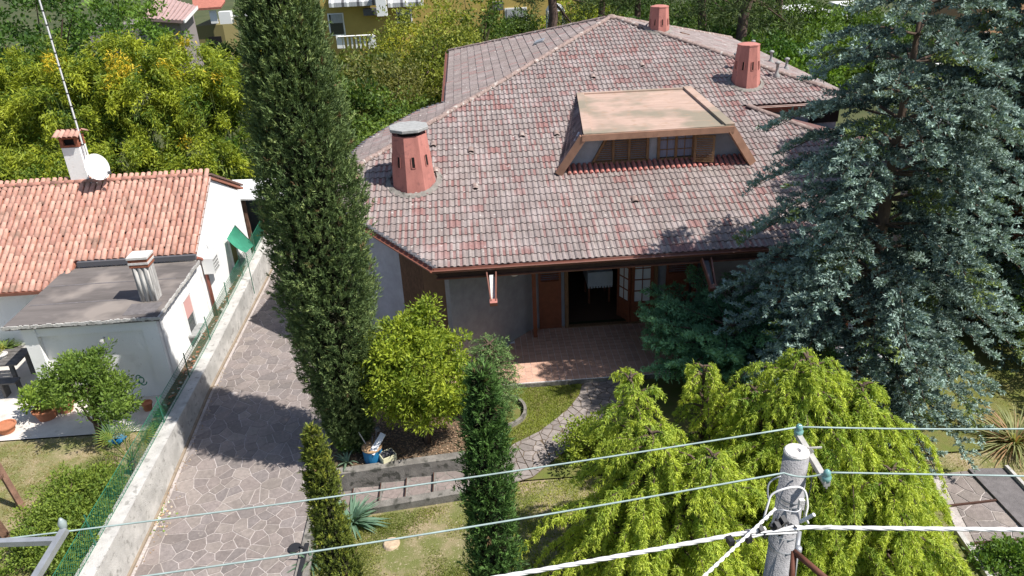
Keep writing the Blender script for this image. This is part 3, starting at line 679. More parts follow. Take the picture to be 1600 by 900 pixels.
# ridge tiles (half barrels)
def barrel(L, r0, r1, n=7, th=.012):
    g = G(); vs = []
    for y, r in ((0, r0), (L, r1)):
        for q in (r, r-th):
            for k in range(n+1): a = math.pi*k/n; vs.append((q*math.cos(a), y, q*math.sin(a)*.8))
    m = n+1; fs = []
    for k in range(n):
        fs += [(k, k+1, 2*m+k+1, 2*m+k), (m+k, 3*m+k, 3*m+k+1, m+k+1), (k, m+k, m+k+1, k+1)]
    g.v = vs; g.f = fs; g.c = [(1, 1, 1)]*len(vs); return g
BAR = [mesh_from('ridge_tile', *(lambda q: (q.v, q.f, q.c))(barrel(.40, .105, .085))) for _ in range(1)]
BAR[0].materials.append(RIDGE)
def along(a, b, step, mesh, parent, lift=.01, name='ridge_tile', jit=.012):
    a, b = Vector(a), Vector(b); d = (b-a); n = max(1, int(d.length/step)); d.normalize(); s = d.cross(Vector((0, 0, 1))).normalized(); up = s.cross(d)
    for k in range(n):
        p = a+d*step*k+Vector((random.uniform(-jit, jit), random.uniform(-jit, jit), lift+random.uniform(0, .012)))
        M = Matrix(((s.x, d.x, up.x, p.x), (s.y, d.y, up.y, p.y), (s.z, d.z, up.z, p.z), (0, 0, 0, 1))) @ Matrix.Rotation(.035+random.uniform(-.01, .01), 4, 'X') @ Matrix.Rotation(random.uniform(-.03, .03), 4, 'Z')
        place(name, mesh, parent, M)
zA = 6.30
along((TIP[0], TIP[1], z1(*TIP)), (*APX, zA), .345, BAR[0], roof_o)
along((11.4, 22.1, z1(0, 22.1)), (*APX, zA), .345, BAR[0], roof_o)
along((11.25, 18.9, z1(0, 18.9)), (8.04, 22.1, z1(0, 22.1)), .345, BAR[0], roof_o)
along((-.72, 34.1, z2(-.72, 0)), (*APX, zA), .345, BAR[0], roof_o)
along((11.7, 34.7, z3(11.7, 0)), (*APX, zA), .345, BAR[0], roof_o)
g = G(); g.lathe((APX[0], APX[1], 6.27), [(.22, 0), (.20, .06), (.12, .12), (.03, .14)], 10); obj('ridge_cap', g, RIDGE, roof_o, smooth=True)
# dark verge under raked edges
def lift(pl, zf, dz): return [(x, y, zf(x, y)+dz) for x, y in pl]
g = G()
for (a, b), zf in ((((-1.05, 16.1), TIP), z1), (((8.6, 16.1), (11.25, 18.9)), z1), ((TIP, (-3.75, 21.6)), z2), (((-3.75, 21.6), (-3.25, 23.2)), z2), (((-3.25, 23.2), (-2.4, 24.1)), z2), (((-2.4, 24.1), (-1.57, 24.72)), z2), (((-1.57, 24.72), (-.75, 24.5)), z2)):
    A = Vector((*a, zf(*a)-.01)); B = Vector((*b, zf(*b)-.01)); g.bar(A, B, .05, .09)
    n = int((B-A).length/.16)
    for k in range(n): p = A.lerp(B, (k+.5)/n); g.box(p+Vector((0, 0, .03)), (.12, .12, .05), .78)
obj('verge', g, SHEETM, roof_o)
# gutters: half round along eaves and raked fascias
def gutter(a, b, parent, off=(0, 0), r=.075, name='gutter'):
    a = Vector(a); b = Vector(b); d = (b-a).normalized(); s = d.cross(Vector((0, 0, 1))).normalized(); g = G(); vs = []; n = 8
    for p in (a, b):
        for q in (r, r-.012):
            for k in range(n+1): t = math.pi*k/n; vs.append(p+s*q*math.cos(t)*-1+Vector((0, 0, -q*math.sin(t))))
    m = n+1; fs = []
    for k in range(n): fs += [(k, k+1, 2*m+k+1, 2*m+k), (m+k, 3*m+k, 3*m+k+1, m+k+1)]
    fs += [(0, 2*m, 3*m, m), (n, m+n, 3*m+n, 2*m+n)]
    fs += [(k, m+k, m+k+1, k+1) for k in range(n)]+[(2*m+k, 2*m+k+1, 3*m+k+1, 3*m+k) for k in range(n)]
    g.add(vs, fs); g.tube([a-s*r+Vector((0, 0, .0)), b-s*r+Vector((0, 0, .0))], .013, 6); g.tube([a+s*r, b+s*r], .013, 6); return obj(name, g, GUTTER, parent)
gutter((-1.12, 16.02, 2.59), (8.65, 16.02, 2.59), roof_o)
gutter((-1.12, 16.02, 2.60), (-4.30, 19.16, z1(0, 19.16)-.02), roof_o)
gutter((8.65, 16.02, 2.59), (11.35, 18.85, z1(0, 18.85)-.02), roof_o)
gutter((8.2, 22.02, z1(0, 22.1)-.05), (11.5, 22.02, z1(0, 22.1)-.05), roof_o)
gutter((-.82, 24.4, z2(-.75, 0)-.02), (-.82, 34.2, z2(-.75, 0)-.02), roof_o)
for a, b in zip(P2[0:5], P2[1:6]): 
    g = G(); g.bar((a[0]-.04, a[1]+.02, z2(*a)-.02), (b[0]-.04, b[1]+.02, z2(*b)-.02), .05, .10); obj('fascia', g, GUTTER, roof_o)
# fascia boards, soffit
g = G(); g.box((3.8, 16.14, 2.46), (9.6, .035, .20)); g.box((3.8, 16.115, 2.345), (9.65, .05, .035)); obj('fascia', g, FASCIA, roof_o)
g = G(); g.bar((-1.0, 16.2, 2.47), (-4.1, 19.26, z1(0, 19.26)-.16), .035, .20); obj('fascia', g, FASCIA, roof_o)
g = G(); g.box((3.8, 16.075, 2.33), (9.7, .04, .03)); obj('fascia_trim', g, GUTTER, roof_o)
g = G(); g.prism([(-1.0, 16.17), (8.6, 16.17), (9.9, 17.5), (10.2, 18.9), (1.0, 18.9), (-1.6, 17.2)], 2.33, 2.36); obj('soffit', g, SOFFIT, roof_o)
g = G(); g.box((9.9, 22.11, 4.30), (3.4, .03, .22)); obj('fascia', g, GUTTER, roof_o)
# walls
def wallrun(name, pts, z0, z1f, th, m, parent, **k):
    """vertical wall along a plan polyline, given thickness to its left"""
    g = G()
    for a, b in zip(pts[:-1], pts[1:]):
        d = Vector((b[0]-a[0], b[1]-a[1], 0)).normalized(); n = Vector((-d.y, d.x, 0))*th
        za = z1f(*a) if callable(z1f) else z1f; zb = z1f(*b) if callable(z1f) else z1f
        A, B = Vector((*a, 0)), Vector((*b, 0)); c = A+n; e = B+n
        g.add([(A.x, A.y, z0), (B.x, B.y, z0), (e.x, e.y, z0), (c.x, c.y, z0), (A.x, A.y, za), (B.x, B.y, zb), (e.x, e.y, zb), (c.x, c.y, za)], [(3, 2, 1, 0), (4, 5, 6, 7), (0, 1, 5, 4), (1, 2, 6, 5), (2, 3, 7, 6), (3, 0, 4, 7)])
    return obj(name, g, m, parent, **k)
fy = 17.57
wr = lambda x, y: zs_(z1(x/SR, y/SR))-.16
hw = zs_(2.34)
wallrun('wall', [(-.74, 15.66), (.46, 16.78), (1.27, fy)], -.2, hw, .15, ROUGHC, house, label='grey roughcast wall beside the terrace')
wallrun('wall', sc((-2.05, 17.95), (-1.45, 17.32)), -.2, wr, .12, SOFFIT, house, label='brown boarded wall panel under the raked eave')
wallrun('wall', sc((-1.45, 17.32), (-.78, 16.62)), -.2, wr, .15, mat('brown_panel', (.16, .09, .05), .8, .2, 4), house, label='brown wall panel under the raked eave')
wallrun('wall', sc((-3.3, 19.3), (-2.05, 17.95)), -.2, wr, .12, BLUEW, house, label='bluish plaster wall under the left eave corner')
wallrun('wall', sc((-2.5, 23.0), (-3.3, 19.3)), -.2, 3.5, .15, BLUEW, house)
wallrun('wall', sc((-.2, 24.8), (-2.5, 23.0)), -.2, 3.9, .15, BLUEW, house)
wallrun('wall', sc((-.2, 33.5), (-.2, 24.8)), -.2, 4.6, .15, BLUEW, house)
wallrun('wall', sc((11.0, 22.5), (11.0, 33.5), (-.2, 33.5)), -.2, 4.4, .15, BLUEW, house)
wallrun('wall', sc((7.6, 22.35), (11.0, 22.35)), 2.5, zs_(4.25), .15, BLUEW, house, label='bluish wall in the recess under the upper eave')
g = G(); wv = aty(1272, 178, 22.3*SR); g.box((wv[0]+.3, 22.34*SR, wv[2]-.1), (.85, .06, .33)); obj('window', g, DARK, house)
wallrun('wall', [(8.2, fy), (9.9, 18.6), (9.9, 21.0)], -.2, lambda x, y: min(3.3, wr(x, y)), .15, BRICK, house, label='brick wall behind the blue spruce')
g = G(); g.box((8.6, 15.9, 1.3), (.36, .36, 2.9)); obj('pillar', g, BRICK, house)
g = G(); g.box((7.0, 15.9, 1.3), (.34, .34, 2.9)); obj('pillar', g, BRICK, house)
# terrace front with the open doors
xo0 = aty(886, 470, fy)[0]; xo1 = aty(1022, 450, fy)[0]; xs1 = aty(1077, 430, fy)[0]
wallrun('wall', [(1.27, fy+.02), (xo0-.05, fy+.02)], -.1, hw, .15, BLUEW, house)
wallrun('wall', [(xo1+.05, fy+.02), (8.3, fy+.02)], -.1, hw, .15, ROUGHC, house)
def shutter(x0, x1, y, z0, z1_, parent, m, ang=0.0, lower=True, name='shutter'):
    """louvred leaf: stiles, rails and one object per slat; hinged at x0"""
    w = x1-x0; R = Matrix.Rotation(ang, 3, 'Z'); P = lambda px_, pz, dy=0.0: Vector((x0, y, 0))+R@Vector((px_, dy, pz))
    g = G(); t = .035
    for xx in (.03, w-.03): g.bar(P(xx, z0), P(xx, z1_), .06, t, up=R@Vector((0, 1, 0)))
    zm = z0+(z1_-z0)*.55 if lower else z0+.07
    for zz in (z0+.04, zm, z1_-.04): g.bar(P(.05, zz), P(w-.05, zz), t*.98, .07)
    if lower: g.bar(P(.055, (z0+zm)/2), P(w-.055, (z0+zm)/2), t*.5, zm-z0-.08)
    fr = obj(name, g, m, parent); n = max(4, int((z1_-zm-.1)/.055))
    for k in range(n):
        g = G(); zz = zm+.06+k*(z1_-zm-.13)/(n-1); a, b = P(.055, zz), P(w-.055, zz); g.bar(a, b, .045, .012, up=R@Vector((0, .7, .7))); obj('slat', g, m, fr)
    return fr
x838, x876 = aty(842, 470, fy-.06)[0], aty(877, 470, fy-.06)[0]
shutter(x838, x876, fy-.07, .02, 2.45, house, SHUT)
g = G(); xx = aty(835, 480, 17.2)[0]; g.bar((xx, 17.12, 0), (xx, 17.12, 2.32), .10, .05, up=(0, 1, 0)); g.bar((xx, 17.18, .02), (xx, 17.52, .02), .03, .03); obj('shutter', g, SHUT, house, label='brown shutter leaf seen edge on')
shutter(aty(1040, 440, fy-.06)[0], xs1-.02, fy-.07, .02, 2.45, house, SHUT)
g = G(); g.box((xs1+.12, fy-.04, 1.15), (.10, .10, 2.3)); g.box((xs1+.32, fy-.03, 1.15), (.08, .08, 2.3)); obj('door_frame', g, SHUT, house)
g = G()
for x in (xo0-.02, xo1+.02): g.box((x, fy-.01, 1.15), (.09, .16, 2.3))
g.box(((xo0+xo1)/2, fy-.01, 2.29), (xo1-xo0, .16, .08)); g.box(((xo0+xo1)/2, fy-.03, .012), (xo1-xo0, .14, .03)); obj('door_frame', g, SHUTO, house)
def frenchleaf(x, y, w, ang, curt=True):
    R = Matrix.Rotation(ang, 3, 'Z'); P = lambda a, z, dy=0: Vector((x, y, 0))+R@Vector((a, dy, z)); g = G()
    for a in (.04, w-.04): g.bar(P(a, .03), P(a, 2.45), .08, .045, up=R@Vector((0, 1, 0)))
    for z in (.10, .55, 2.2): g.bar(P(.06, z), P(w-.06, z), .043, .12)
    g.bar(P(.06, .32), P(w-.06, .32), .02, .34)
    d = obj('french_door', g, SHUT, house); g = G()
    g.bar(P(w/2, .6), P(w/2, 2.15), .025, .03, up=R@Vector((0, 1, 0)))
    for k in range(1, 5): z = .6+k*.32; g.bar(P(.08, z), P(w-.08, z), .03, .025)
    obj('glazing_bar', g, SHUT, d)
    for i in range(2):
        for k in range(5):
            z = .6+k*.32; a0, a1 = (.08, w/2-.012) if i == 0 else (w/2+.012, w-.08); g = G(); g.bar(P((a0+a1)/2-.001, z+.02), P((a0+a1)/2-.001, z+.30), a1-a0, .006, up=R@Vector((0, 1, 0))); obj('pane', g, CLOTH if curt else GLASS, d)
    return d
xd = aty(986, 460, fy)[0]
frenchleaf(xd, fy-.02, aty(1020, 450, fy)[0]-xd, 0.0)
frenchleaf(xd-.03, fy-.05, .52, math.radians(118), True)
# the room behind
g = G()
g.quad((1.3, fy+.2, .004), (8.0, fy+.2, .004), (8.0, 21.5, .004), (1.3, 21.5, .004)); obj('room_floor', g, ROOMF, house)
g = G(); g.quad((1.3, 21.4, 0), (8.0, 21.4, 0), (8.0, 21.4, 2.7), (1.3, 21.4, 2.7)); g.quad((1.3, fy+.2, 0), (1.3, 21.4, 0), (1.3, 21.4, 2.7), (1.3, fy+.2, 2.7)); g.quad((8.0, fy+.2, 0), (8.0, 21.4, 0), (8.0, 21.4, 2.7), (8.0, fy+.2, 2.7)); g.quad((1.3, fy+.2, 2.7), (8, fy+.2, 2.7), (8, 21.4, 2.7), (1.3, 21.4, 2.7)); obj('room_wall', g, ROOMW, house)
t = aty(935, 440, 18.9); tb = thing('covered_table', 'low table under a white cloth inside the open terrace door', 'table', (t[0], 19.0, 0))
g = G(); g.prism([(t[0]-.33, 18.7), (t[0]+.36, 18.7), (t[0]+.34, 19.6), (t[0]-.33, 19.6)], .55, .98)
for k in range(9): g.box((t[0]-.3+k*.078, 18.69, .74), (.05, .03, .46), rx=.03*(-1)**k)
obj('cloth', g, CLOTH, tb)
g = G()
for i in (-1, 1):
    for j in (0, 1): g.box((t[0]+i*.28, 18.78+j*.7, .28), (.05, .05, .55))
obj('leg', g, SHUT, tb)
# wall lamp, spouts
g = G(); p = aty(805, 430, 16.95); g.lathe((p[0]-.02, 16.90, p[2]), [(.02, 0), (.09, .03), (.10, .10), (.05, .16)], 12); obj('wall_lamp', g, WHITE2, house, smooth=True)
def spout(x, label):
    g = G(); y0, y1 = 16.0, 15.35; za, zb = 2.44, 2.02; r = roof_o
    A = [(x-.11, y0, za), (x+.11, y0, za)]; B = [(x-.055, y1, zb), (x+.055, y1, zb)]
    g.bar(A[0], B[0], .03, .12); g.bar(A[1], B[1], .03, .12); sp_ = obj('rain_spout', g, GUTTER, r)
    g = G(); g.bar((x, y0, za-.05), (x, y1+.03, zb-.05), .10, .02); obj('channel', g, CHALK if label else SHEETM, sp_)
    g = G(); g.bar((x, y1+.06, zb+.01), (x, y1-.03, zb-.05), .17, .15); obj('spout_end', g, TERR if label else GUTTER, sp_)
spout(aty(768, 430, 16.0)[0], True); spout(aty(1102, 405, 16.0)[0]+.02, False)
# dormer
DZ = 4.66; DB = 4.80; FL, FR, BR, BL = (2.85, 19.15, DZ), (6.66, 19.15, DZ), (6.56, 23.15, DB), (3.29, 23.25, DB)
dorm = obj('dormer', G().slab(FL, FR, BR, BL, .10), DORM, house)
g = G(); g.bar((FL[0]+.10, FL[1], DZ+.015), (BL[0]+.06, BL[1], DB+.015), .22, .05); g.bar((FR[0]-.02, FR[1], DZ+.035), (BR[0]+.02, BR[1], DB+.03), .24, .08); g.bar((FL[0], FL[1]+.05, DZ+.012), (FR[0], FR[1]+.05, DZ+.012), .12, .045); g.bar((BL[0], BL[1]-.05, DB+.012), (BR[0], BR[1]-.05, DB+.012), .14, .05); obj('roof_edging', g, DORM, dorm)
baseL, baseR = (2.20, 19.30, 3.60), (7.35, 19.25, 3.60)
g = G(); g.bar((FL[0]-.05, FL[1]-.02, DZ-.07), (FR[0]+.08, FR[1]-.02, DZ-.07), .06, .16); obj('fascia', g, DTRIM, dorm)
for nm, a, b in (('l', FL, baseL), ('r', FR, baseR)):
    g = G(); sg = -1 if nm == 'l' else 1; g.bar((a[0]+sg*.02, a[1]+.02, a[2]-.06), (b[0], b[1], b[2]+.02), .20, .12, up=(0, -1, .3)); obj('side_post', g, DTRIM, dorm)
g = G()
g.add([(FL[0], FL[1], DZ-.1), (BL[0], BL[1], DB-.1), (BL[0]-.02, BL[1], z1(0, BL[1])-.05), (baseL[0], baseL[1], baseL[2]-.05)], [(0, 1, 2, 3)])
g.add([(FR[0], FR[1], DZ-.1), (BR[0], BR[1], DB-.1), (BR[0]+.02, BR[1], z1(0, BR[1])-.05), (baseR[0], baseR[1], baseR[2]-.05)], [(0, 1, 2, 3)])
obj('cheek', g, mat('cheek_deck', (.13, .08, .075), .9), dorm)
A, B, Cc, Dd = map(Vector, ((FL[0], FL[1], DZ-.06), (BL[0], BL[1], DB-.06), (BL[0]-.05, BL[1], z1(0, BL[1])), (baseL[0], baseL[1], baseL[2])))
g = G()
for i in range(34):
    t = (i+.5)/34; a = A.lerp(B, t); b = Dd.lerp(Cc, t)
    if (a-b).length < .06: continue
    off = Vector((-.03, -.01, .01)); n = 4
    for k in range(n):
        p, q = b.lerp(a, k/n), b.lerp(a, (k+1)/n); g.bar(p+off*(1.6), q+off*.7, .085, .03, col=random.choice([(.13, .08, .08), (.17, .11, .11), (.10, .07, .07), (.22, .15, .14)]), up=(-1, 0, .3))
tag(obj('cheek_tiles', g, TILE, dorm), kind='stuff')
WY = 19.68; ztop = DZ-.09
g = G(); zb = z1(0, WY)-.05; xl = aty(878, 262, WY)[0]; xr = aty(1168, 252, WY)[0]; xtl = aty(925, 215, WY)[0]
g.add([(baseL[0]+.10, WY, zb), (baseR[0]-.10, WY, zb), (FR[0]+.1, WY, ztop), (FL[0]-.05, WY, ztop), (baseL[0]+.10, WY+.15, zb), (baseR[0]-.10, WY+.15, zb), (FR[0]+.1, WY+.15, ztop), (FL[0]-.05, WY+.15, ztop)], [(0, 1, 2, 3), (4, 7, 6, 5), (0, 4, 5, 1), (1, 5, 6, 2), (3, 2, 6, 7), (0, 3, 7, 4)])
obj('wall', g, BLUEW, dorm)
# window on the left (closed trapezoid shutters)
def X(px, py=235, Y=WY-.05): return aty(px, py, Y)[0]
wz0, wz1 = zb+.10, ztop-.04
g = G(); x0, x1, x2, x3 = X(926, 256), X(953, 216), X(983), X(1012)
yf = WY-.04
g.bar((x0, yf, wz0), (x1-.02, yf, wz1), .07, .06, up=(0, 1, 0)); g.bar((x0, yf, wz0), (x3, yf, wz0), .06, .07); g.bar((x1, yf, wz1), (x3, yf, wz1), .06, .07); g.bar((x3, yf, wz0), (x3, yf, wz1), .07, .06, up=(0, 1, 0)); wl = obj('window', g, SHUTO, dorm, label='closed trapezoid window shutters of the dormer')
g = G(); xm = X(958, 250); g.bar((xm, yf-.01, wz0+.03), (xm, yf-.01, wz1-.03), .06, .05, up=(0, 1, 0)); g.bar((x2, yf-.01, wz0+.03), (x2, yf-.01, wz1-.03), .07, .05, up=(0, 1, 0)); obj('stile', g, SHUTO, wl)
n = 13
for k in range(n):
    z = wz0+.06+(wz1-wz0-.12)*k/(n-1); xa = x0+(x1-x0)*(z-wz0)/(wz1-wz0)+.03
    for a, b in ((min(xa, xm-.05), xm-.03), (xm+.03, x2-.035), (x2+.035, x3-.03)):
        if b-a > .03: g = G(); g.bar((a, yf, z), (b, yf, z), .045, .014, up=(0, .7, .7)); obj('slat', g, SHUTO, wl)
# window on the right with net curtains and an open shutter
x0, x1 = X(1029), X(1083); g = G()
for x in (x0, (x0+x1)/2, x1): g.bar((x, yf, wz0), (x, yf, wz1), .07, .06, up=(0, 1, 0))
for z in (wz0, wz1): g.bar((x0, yf, z), (x1, yf, z), .06, .07)
wr_ = obj('window', g, SHUTO, dorm, label='dormer window with net curtains and one open shutter')
g = G()
for s in range(2):
    a, b = (x0, (x0+x1)/2) if s == 0 else ((x0+x1)/2, x1)
    for k in (1, 2): z = wz0+(wz1-wz0)*k/3; g.bar((a+.03, yf+.005, z), (b-.03, yf+.005, z), .02, .02)
    g.bar(((a+b)/2, yf+.005, wz0+.03), ((a+b)/2, yf+.005, wz1-.03), .02, .02, up=(0, 1, 0))
obj('glazing_bar', g, SHUTO, wr_)
for s in range(2):
    a, b = (x0+.035, (x0+x1)/2-.035) if s == 0 else ((x0+x1)/2+.035, x1-.035)
    g = G(); g.quad((a, yf+.02, wz0+.03), (b, yf+.02, wz0+.03), (b, yf+.02, wz1-.03), (a, yf+.02, wz1-.03)); obj('pane', g, GLASS, wr_)
    g = G(); m_ = 12
    for k in range(m_):
        xa, xb = a+(b-a)*k/m_, a+(b-a)*(k+1)/m_; g.quad((xa, yf+.012+.004*(k % 2), wz0+.06), (xb, yf+.012+.004*((k+1) % 2), wz0+.06), (xb, yf+.012+.004*((k+1) % 2), wz1-.12), (xa, yf+.012+.004*(k % 2), wz1-.12))
    obj('curtain', g, mat('net_curtain', (.22, .22, .30), .9), wr_)
shutter(X(1086, 235, 19.3), X(1117, 235, 19.3), 19.40, wz0-.04, wz1-.10, dorm, SHUTO, lower=False, ang=-.30)
g = G()
for i in range(int(4.9/.145)):      # the fresher red row of tiles at the foot of the wall
    x = baseL[0]+.3+i*.145; g.tube([(x, WY-.42, z1(0, WY-.42)+.03), (x, WY-.02, z1(0, WY-.02)+.05)], .05, 7, col=(.50+random.uniform(-.05, .05), .20, .17))
obj('flashing_tiles', g, COPPO, dorm)
# chimneys: octagonal, tapering, with slits
def chimney(base, w0, w1, h, cap, label, rot=0.14):
    r0, r1 = w0/2/math.cos(math.pi/8), w1/2/math.cos(math.pi/8); c = base; n = 8; r = math.pi/8+rot-math.pi/2
    g = G(); g.lathe(c, [(r0, -.45), (r0, 0), (r1, h), (r1*.93, h), (r1*.93, h-.02)], 8, rot=r); ch = obj('chimney', g, TERR, roof_o, label=label)
    for k in range(8):
        a = r+math.pi/8+k*math.pi/4; f0, f1 = .48, .66
        rr = lambda f: (r0+(r1-r0)*f)*math.cos(math.pi/8)
        d = Vector((math.cos(a), math.sin(a), 0)); s = Vector((-d.y, d.x, 0)); C0 = Vector(c); wv_ = w0*.030
        P0 = C0+d*(rr(f0)+.004)+Vector((0, 0, h*f0)); P1_ = C0+d*(rr(f1)+.004)+Vector((0, 0, h*f1))
        g = G(); g.quad(P0-s*wv_, P0+s*wv_, P1_+s*wv_, P1_-s*wv_); obj('slit', g, DARK, ch)
        g = G(); g.bar(P0-s*wv_*1.35+d*.006, P1_-s*wv_*1.35+d*.006, .018, .02, up=d); g.bar(P0+s*wv_*1.35+d*.006, P1_+s*wv_*1.35+d*.006, .018, .02, up=d); g.bar(P0-s*wv_*1.5-Vector((0, 0, .01)), P0+s*wv_*1.5-Vector((0, 0, .01)), .02, .02); obj('slit_frame', g, TERR, ch)
    if cap:
        g = G(); g.lathe((c[0], c[1], c[2]+h), [(r1*.7, 0), (r1*.7, .10)], 8, rot=r); obj('throat', g, DARK, ch)
        g = G(); g.lathe((c[0], c[1], c[2]+h+.10), [(r1*1.10, 0), (r1*1.12, .015), (r1*1.12, .075), (r1*1.08, .085)], 8, rot=r); obj('cap', g, CAPC, ch)
    else:
        g = G(); g.lathe((c[0], c[1], c[2]+h), [(r1*1.03, 0), (r1*1.03, .04), (r1*.6, .07)], 8, rot=r); obj('cap', g, TERR, ch)
    # cement collar following the roof
    vs = []; 
    for rr_ in (r0*1.0, r0*1.22):
        for k in range(24): a = 6.28319*k/24; x, y = c[0]+rr_*math.cos(a), c[1]+rr_*math.sin(a)*1.05; vs.append((x, y, z1(x, y)+.055-(.02 if rr_ > r0*1.1 else -.02)))
    g = G(); g.add(vs, [(k, (k+1) % 24, 24+(k+1) % 24, 24+k) for k in range(24)]); obj('collar', g, CONCD, ch)
    return ch
b = (-1.60, 19.45); chimney((b[0], b[1], z1(*b)-.22), 1.13, .86, 1.50, True, 'stout octagonal terracotta chimney under a grey slab cap')
b = (8.45, 23.35); chimney((b[0], b[1], z1(*b)-.16), .84, .60, 1.28, False, 'octagonal terracotta chimney beside small grey vent pipes')
b = (6.62, 27.15); chimney((b[0], b[1], z3(*b)-.22), .72, .56, 1.05, False, 'octagonal terracotta chimney near the roof apex')
def roofpt(px, py):
    d = ray(px, py); t = (CH-2.6+TN*16.1)/(TN*d[1]-d[2]); return (float(d[0]*t), float(d[1]*t), float(CH+d[2]*t))
def roof3(px, py):
    d = ray(px, py); t = (CH-6.3-TN*5.17)/(-TN*d[0]-d[2]); return (float(d[0]*t), float(d[1]*t), float(CH+d[2]*t))
for p, h in ((roofpt(1149, 108), .42), (roof3(1204, 99), .36), (roofpt(1213, 121), .40), (roof3(1228, 110), .34), (roof3(1176, 78), .30)):
    g = G(); g.lathe((p[0], p[1], p[2]-.05), [(.11, 0), (.10, .12), (.045, .20), (.045, .05+h), (.085, .06+h), (.085, .11+h), (.02, .14+h)], 10); obj('vent_pipe', g, CAPC, roof_o, smooth=True)
vt = barrel(.22, .085, .075)
vme = mesh_from('vent_tile', vt.v, vt.f, vt.c); vme.materials.append(RIDGE)
for px, py in ((743, 298), (816, 216), (993, 318), (927, 124), (1004, 106), (677, 231), (681, 272), (736, 240), (870, 214)):
    p = Vector(roofpt(px, py)); M = Matrix(((1, 0, 0, p.x), (0, CS, -SN, p.y), (0, SN, CS, p.z+.03), (0, 0, 0, 1)))
    place('vent_tile', vme, roof_o, M)
    g = G(); q = [M@Vector((.072*math.cos(math.pi*k/8), .008, .072*.8*math.sin(math.pi*k/8))) for k in range(9)]; g.add(q, [tuple(range(9))]); obj('vent_mouth', g, DARK, roof_o)
roofdone = True
# a flat skylight on the left slope, loose bits
d = ray(843, 67); t_ = (CH-6.3+TN*5.17)/(TN*d[0]-d[2]); p = Vector((d[0]*t_, d[1]*t_, CH+d[2]*t_))
g = G(); g.box(p+Vector((0, 0, .06)), (.34, .60, .06), -.25, ry=-.29); obj('roof_hatch', g, STEEL, roof_o)
p = roof3(1070, 55); g = G(); g.box((p[0], p[1], p[2]+.05), (.5, .08, .05), .6, ry=.29); obj('batten', g, WOOD, roof_o)
for o_ in (roof_o, dorm):
    o_.scale = (SR, SR, SR); o_.location += Vector((3.5*(SR-1), 22*(SR-1), CH*(1-SR)))
# ================================================================== SMALL HOUSE ON THE LEFT
sh = thing('small_white_house', 'small white house with orange clay tile roof and a bituminous flat roofed annex', 'house', (-10, 18.5, 0))
GX = -7.28; RY, RZ = 20.73, 3.72; TS = (3.72-2.37)/(20.73-18.4)
g = G(); pts = [(18.55, 0), (18.55, 2.37), (RY, RZ-.10), (23.0, 2.50), (23.0, 0)]
vs = [(x, y, z) for x in (GX, -18) for y, z in pts]; g.add(vs, [(0, 1, 2, 3, 4), (9, 8, 7, 6, 5)]+[(i, 5+i, 5+(i+1) % 5, (i+1) % 5) for i in range(5)])
g.box((-14.2, 18.3, 1.0), (7.5, .5, 2.05)); obj('wall', g, WHITE, sh)
zr = lambda y: RZ-TS*(RY-y) if y < RY else RZ-.46*(y-RY)
g = G(); g.slab((-18, 18.42, zr(18.42)-.03), (GX+.04, 18.42, zr(18.42)-.03), (GX+.04, RY, RZ-.03), (-18, RY, RZ-.03), .07); g.slab((-18, RY, RZ-.03), (GX+.06, RY, RZ-.03), (GX+.06, 23.35, zr(23.35)-.03), (-18, 23.35, zr(23.35)-.03), .07)
g.slab((-18, 17.75, zr(17.75)-.03), (-10.25, 17.75, zr(17.75)-.03), (-10.25, 18.42, zr(18.42)-.03), (-18, 18.42, zr(18.42)-.03), .07)
sroof = obj('roof', g, mat('clay_pan', (.40, .165, .11), .9, .3, 12, .4, 40), sh)
CL = [(.57, .32, .245), (.59, .335, .262), (.555, .305, .235), (.60, .35, .275), (.53, .28, .22)]
pitch = math.atan(TS); tm = []
for k in range(10):
    c = shade(CL[k % 5], .93, 1.06); b_ = barrel(.335, .072, .058, 6, .012); b_.c = [c]*len(b_.v); m_ = mesh_from('roof_tile', b_.v, b_.f, b_.c, True); m_.materials.append(COPPO); tm.append((m_, b_))
cand = []
sx, sl = .158, .283
for i in range(int((18+GX)/sx)):
    x = GX-.05-i*sx
    for j in range(-3, 10):
        s = (RY-18.40)/math.cos(pitch)-.0; y = RY-(9.5-j-.0)*sl*math.cos(pitch)
        if y < 18.36 and x > -10.2: continue
        if y < 17.66 or y > RY-.12: continue
        cand.append((x, y, zr(y)))
cand.sort(key=lambda q: (q[0] < -11.6, q[1])); rest = G()
for k, (x, y, z) in enumerate(cand):
    M = Matrix.Translation((x+random.uniform(-.008, .008), y+random.uniform(-.02, .02), z+.012+random.uniform(0, .006))) @ Matrix.Rotation(pitch+.05+random.uniform(-.015, .015), 4, 'X') @ Matrix.Rotation(random.uniform(-.03, .03), 4, 'Z')
    m_, b_ = random.choice(tm)
    if k < 300: place('roof_tile', m_, sroof, M)
    else: o = len(rest.v); rest.add([M@Vector(q) for q in b_.v], []); rest.c[o:] = b_.c; rest.f += [tuple(i+o for i in f) for f in b_.f]
tag(obj('roof_tiles', rest, COPPO, sroof, smooth=True), kind='stuff')
rt = barrel(.36, .085, .07, 7); rt.c = [(.56, .27, .20)]*len(rt.v); rtm = mesh_from('ridge_tile', rt.v, rt.f, rt.c, True); rtm.materials.append(COPPO)
along((-18, RY, RZ+.02), (GX+.05, RY, RZ+.02), .31, rtm, sroof, .0)
g = G()
for k in range(9): y = RY+.12+k*.29; g.box((GX+.02, y, zr(y)+.03), (.15, .27, .05), rx=-.43, col=(.2, .12, .10))
for k in range(9): y = RY-.12-k*.25; g.box((GX+.045, y, zr(y)-.045), (.035, .25, .04), rx=pitch, col=(.5, .4, .36))
obj('verge', g, COPPO, sroof)
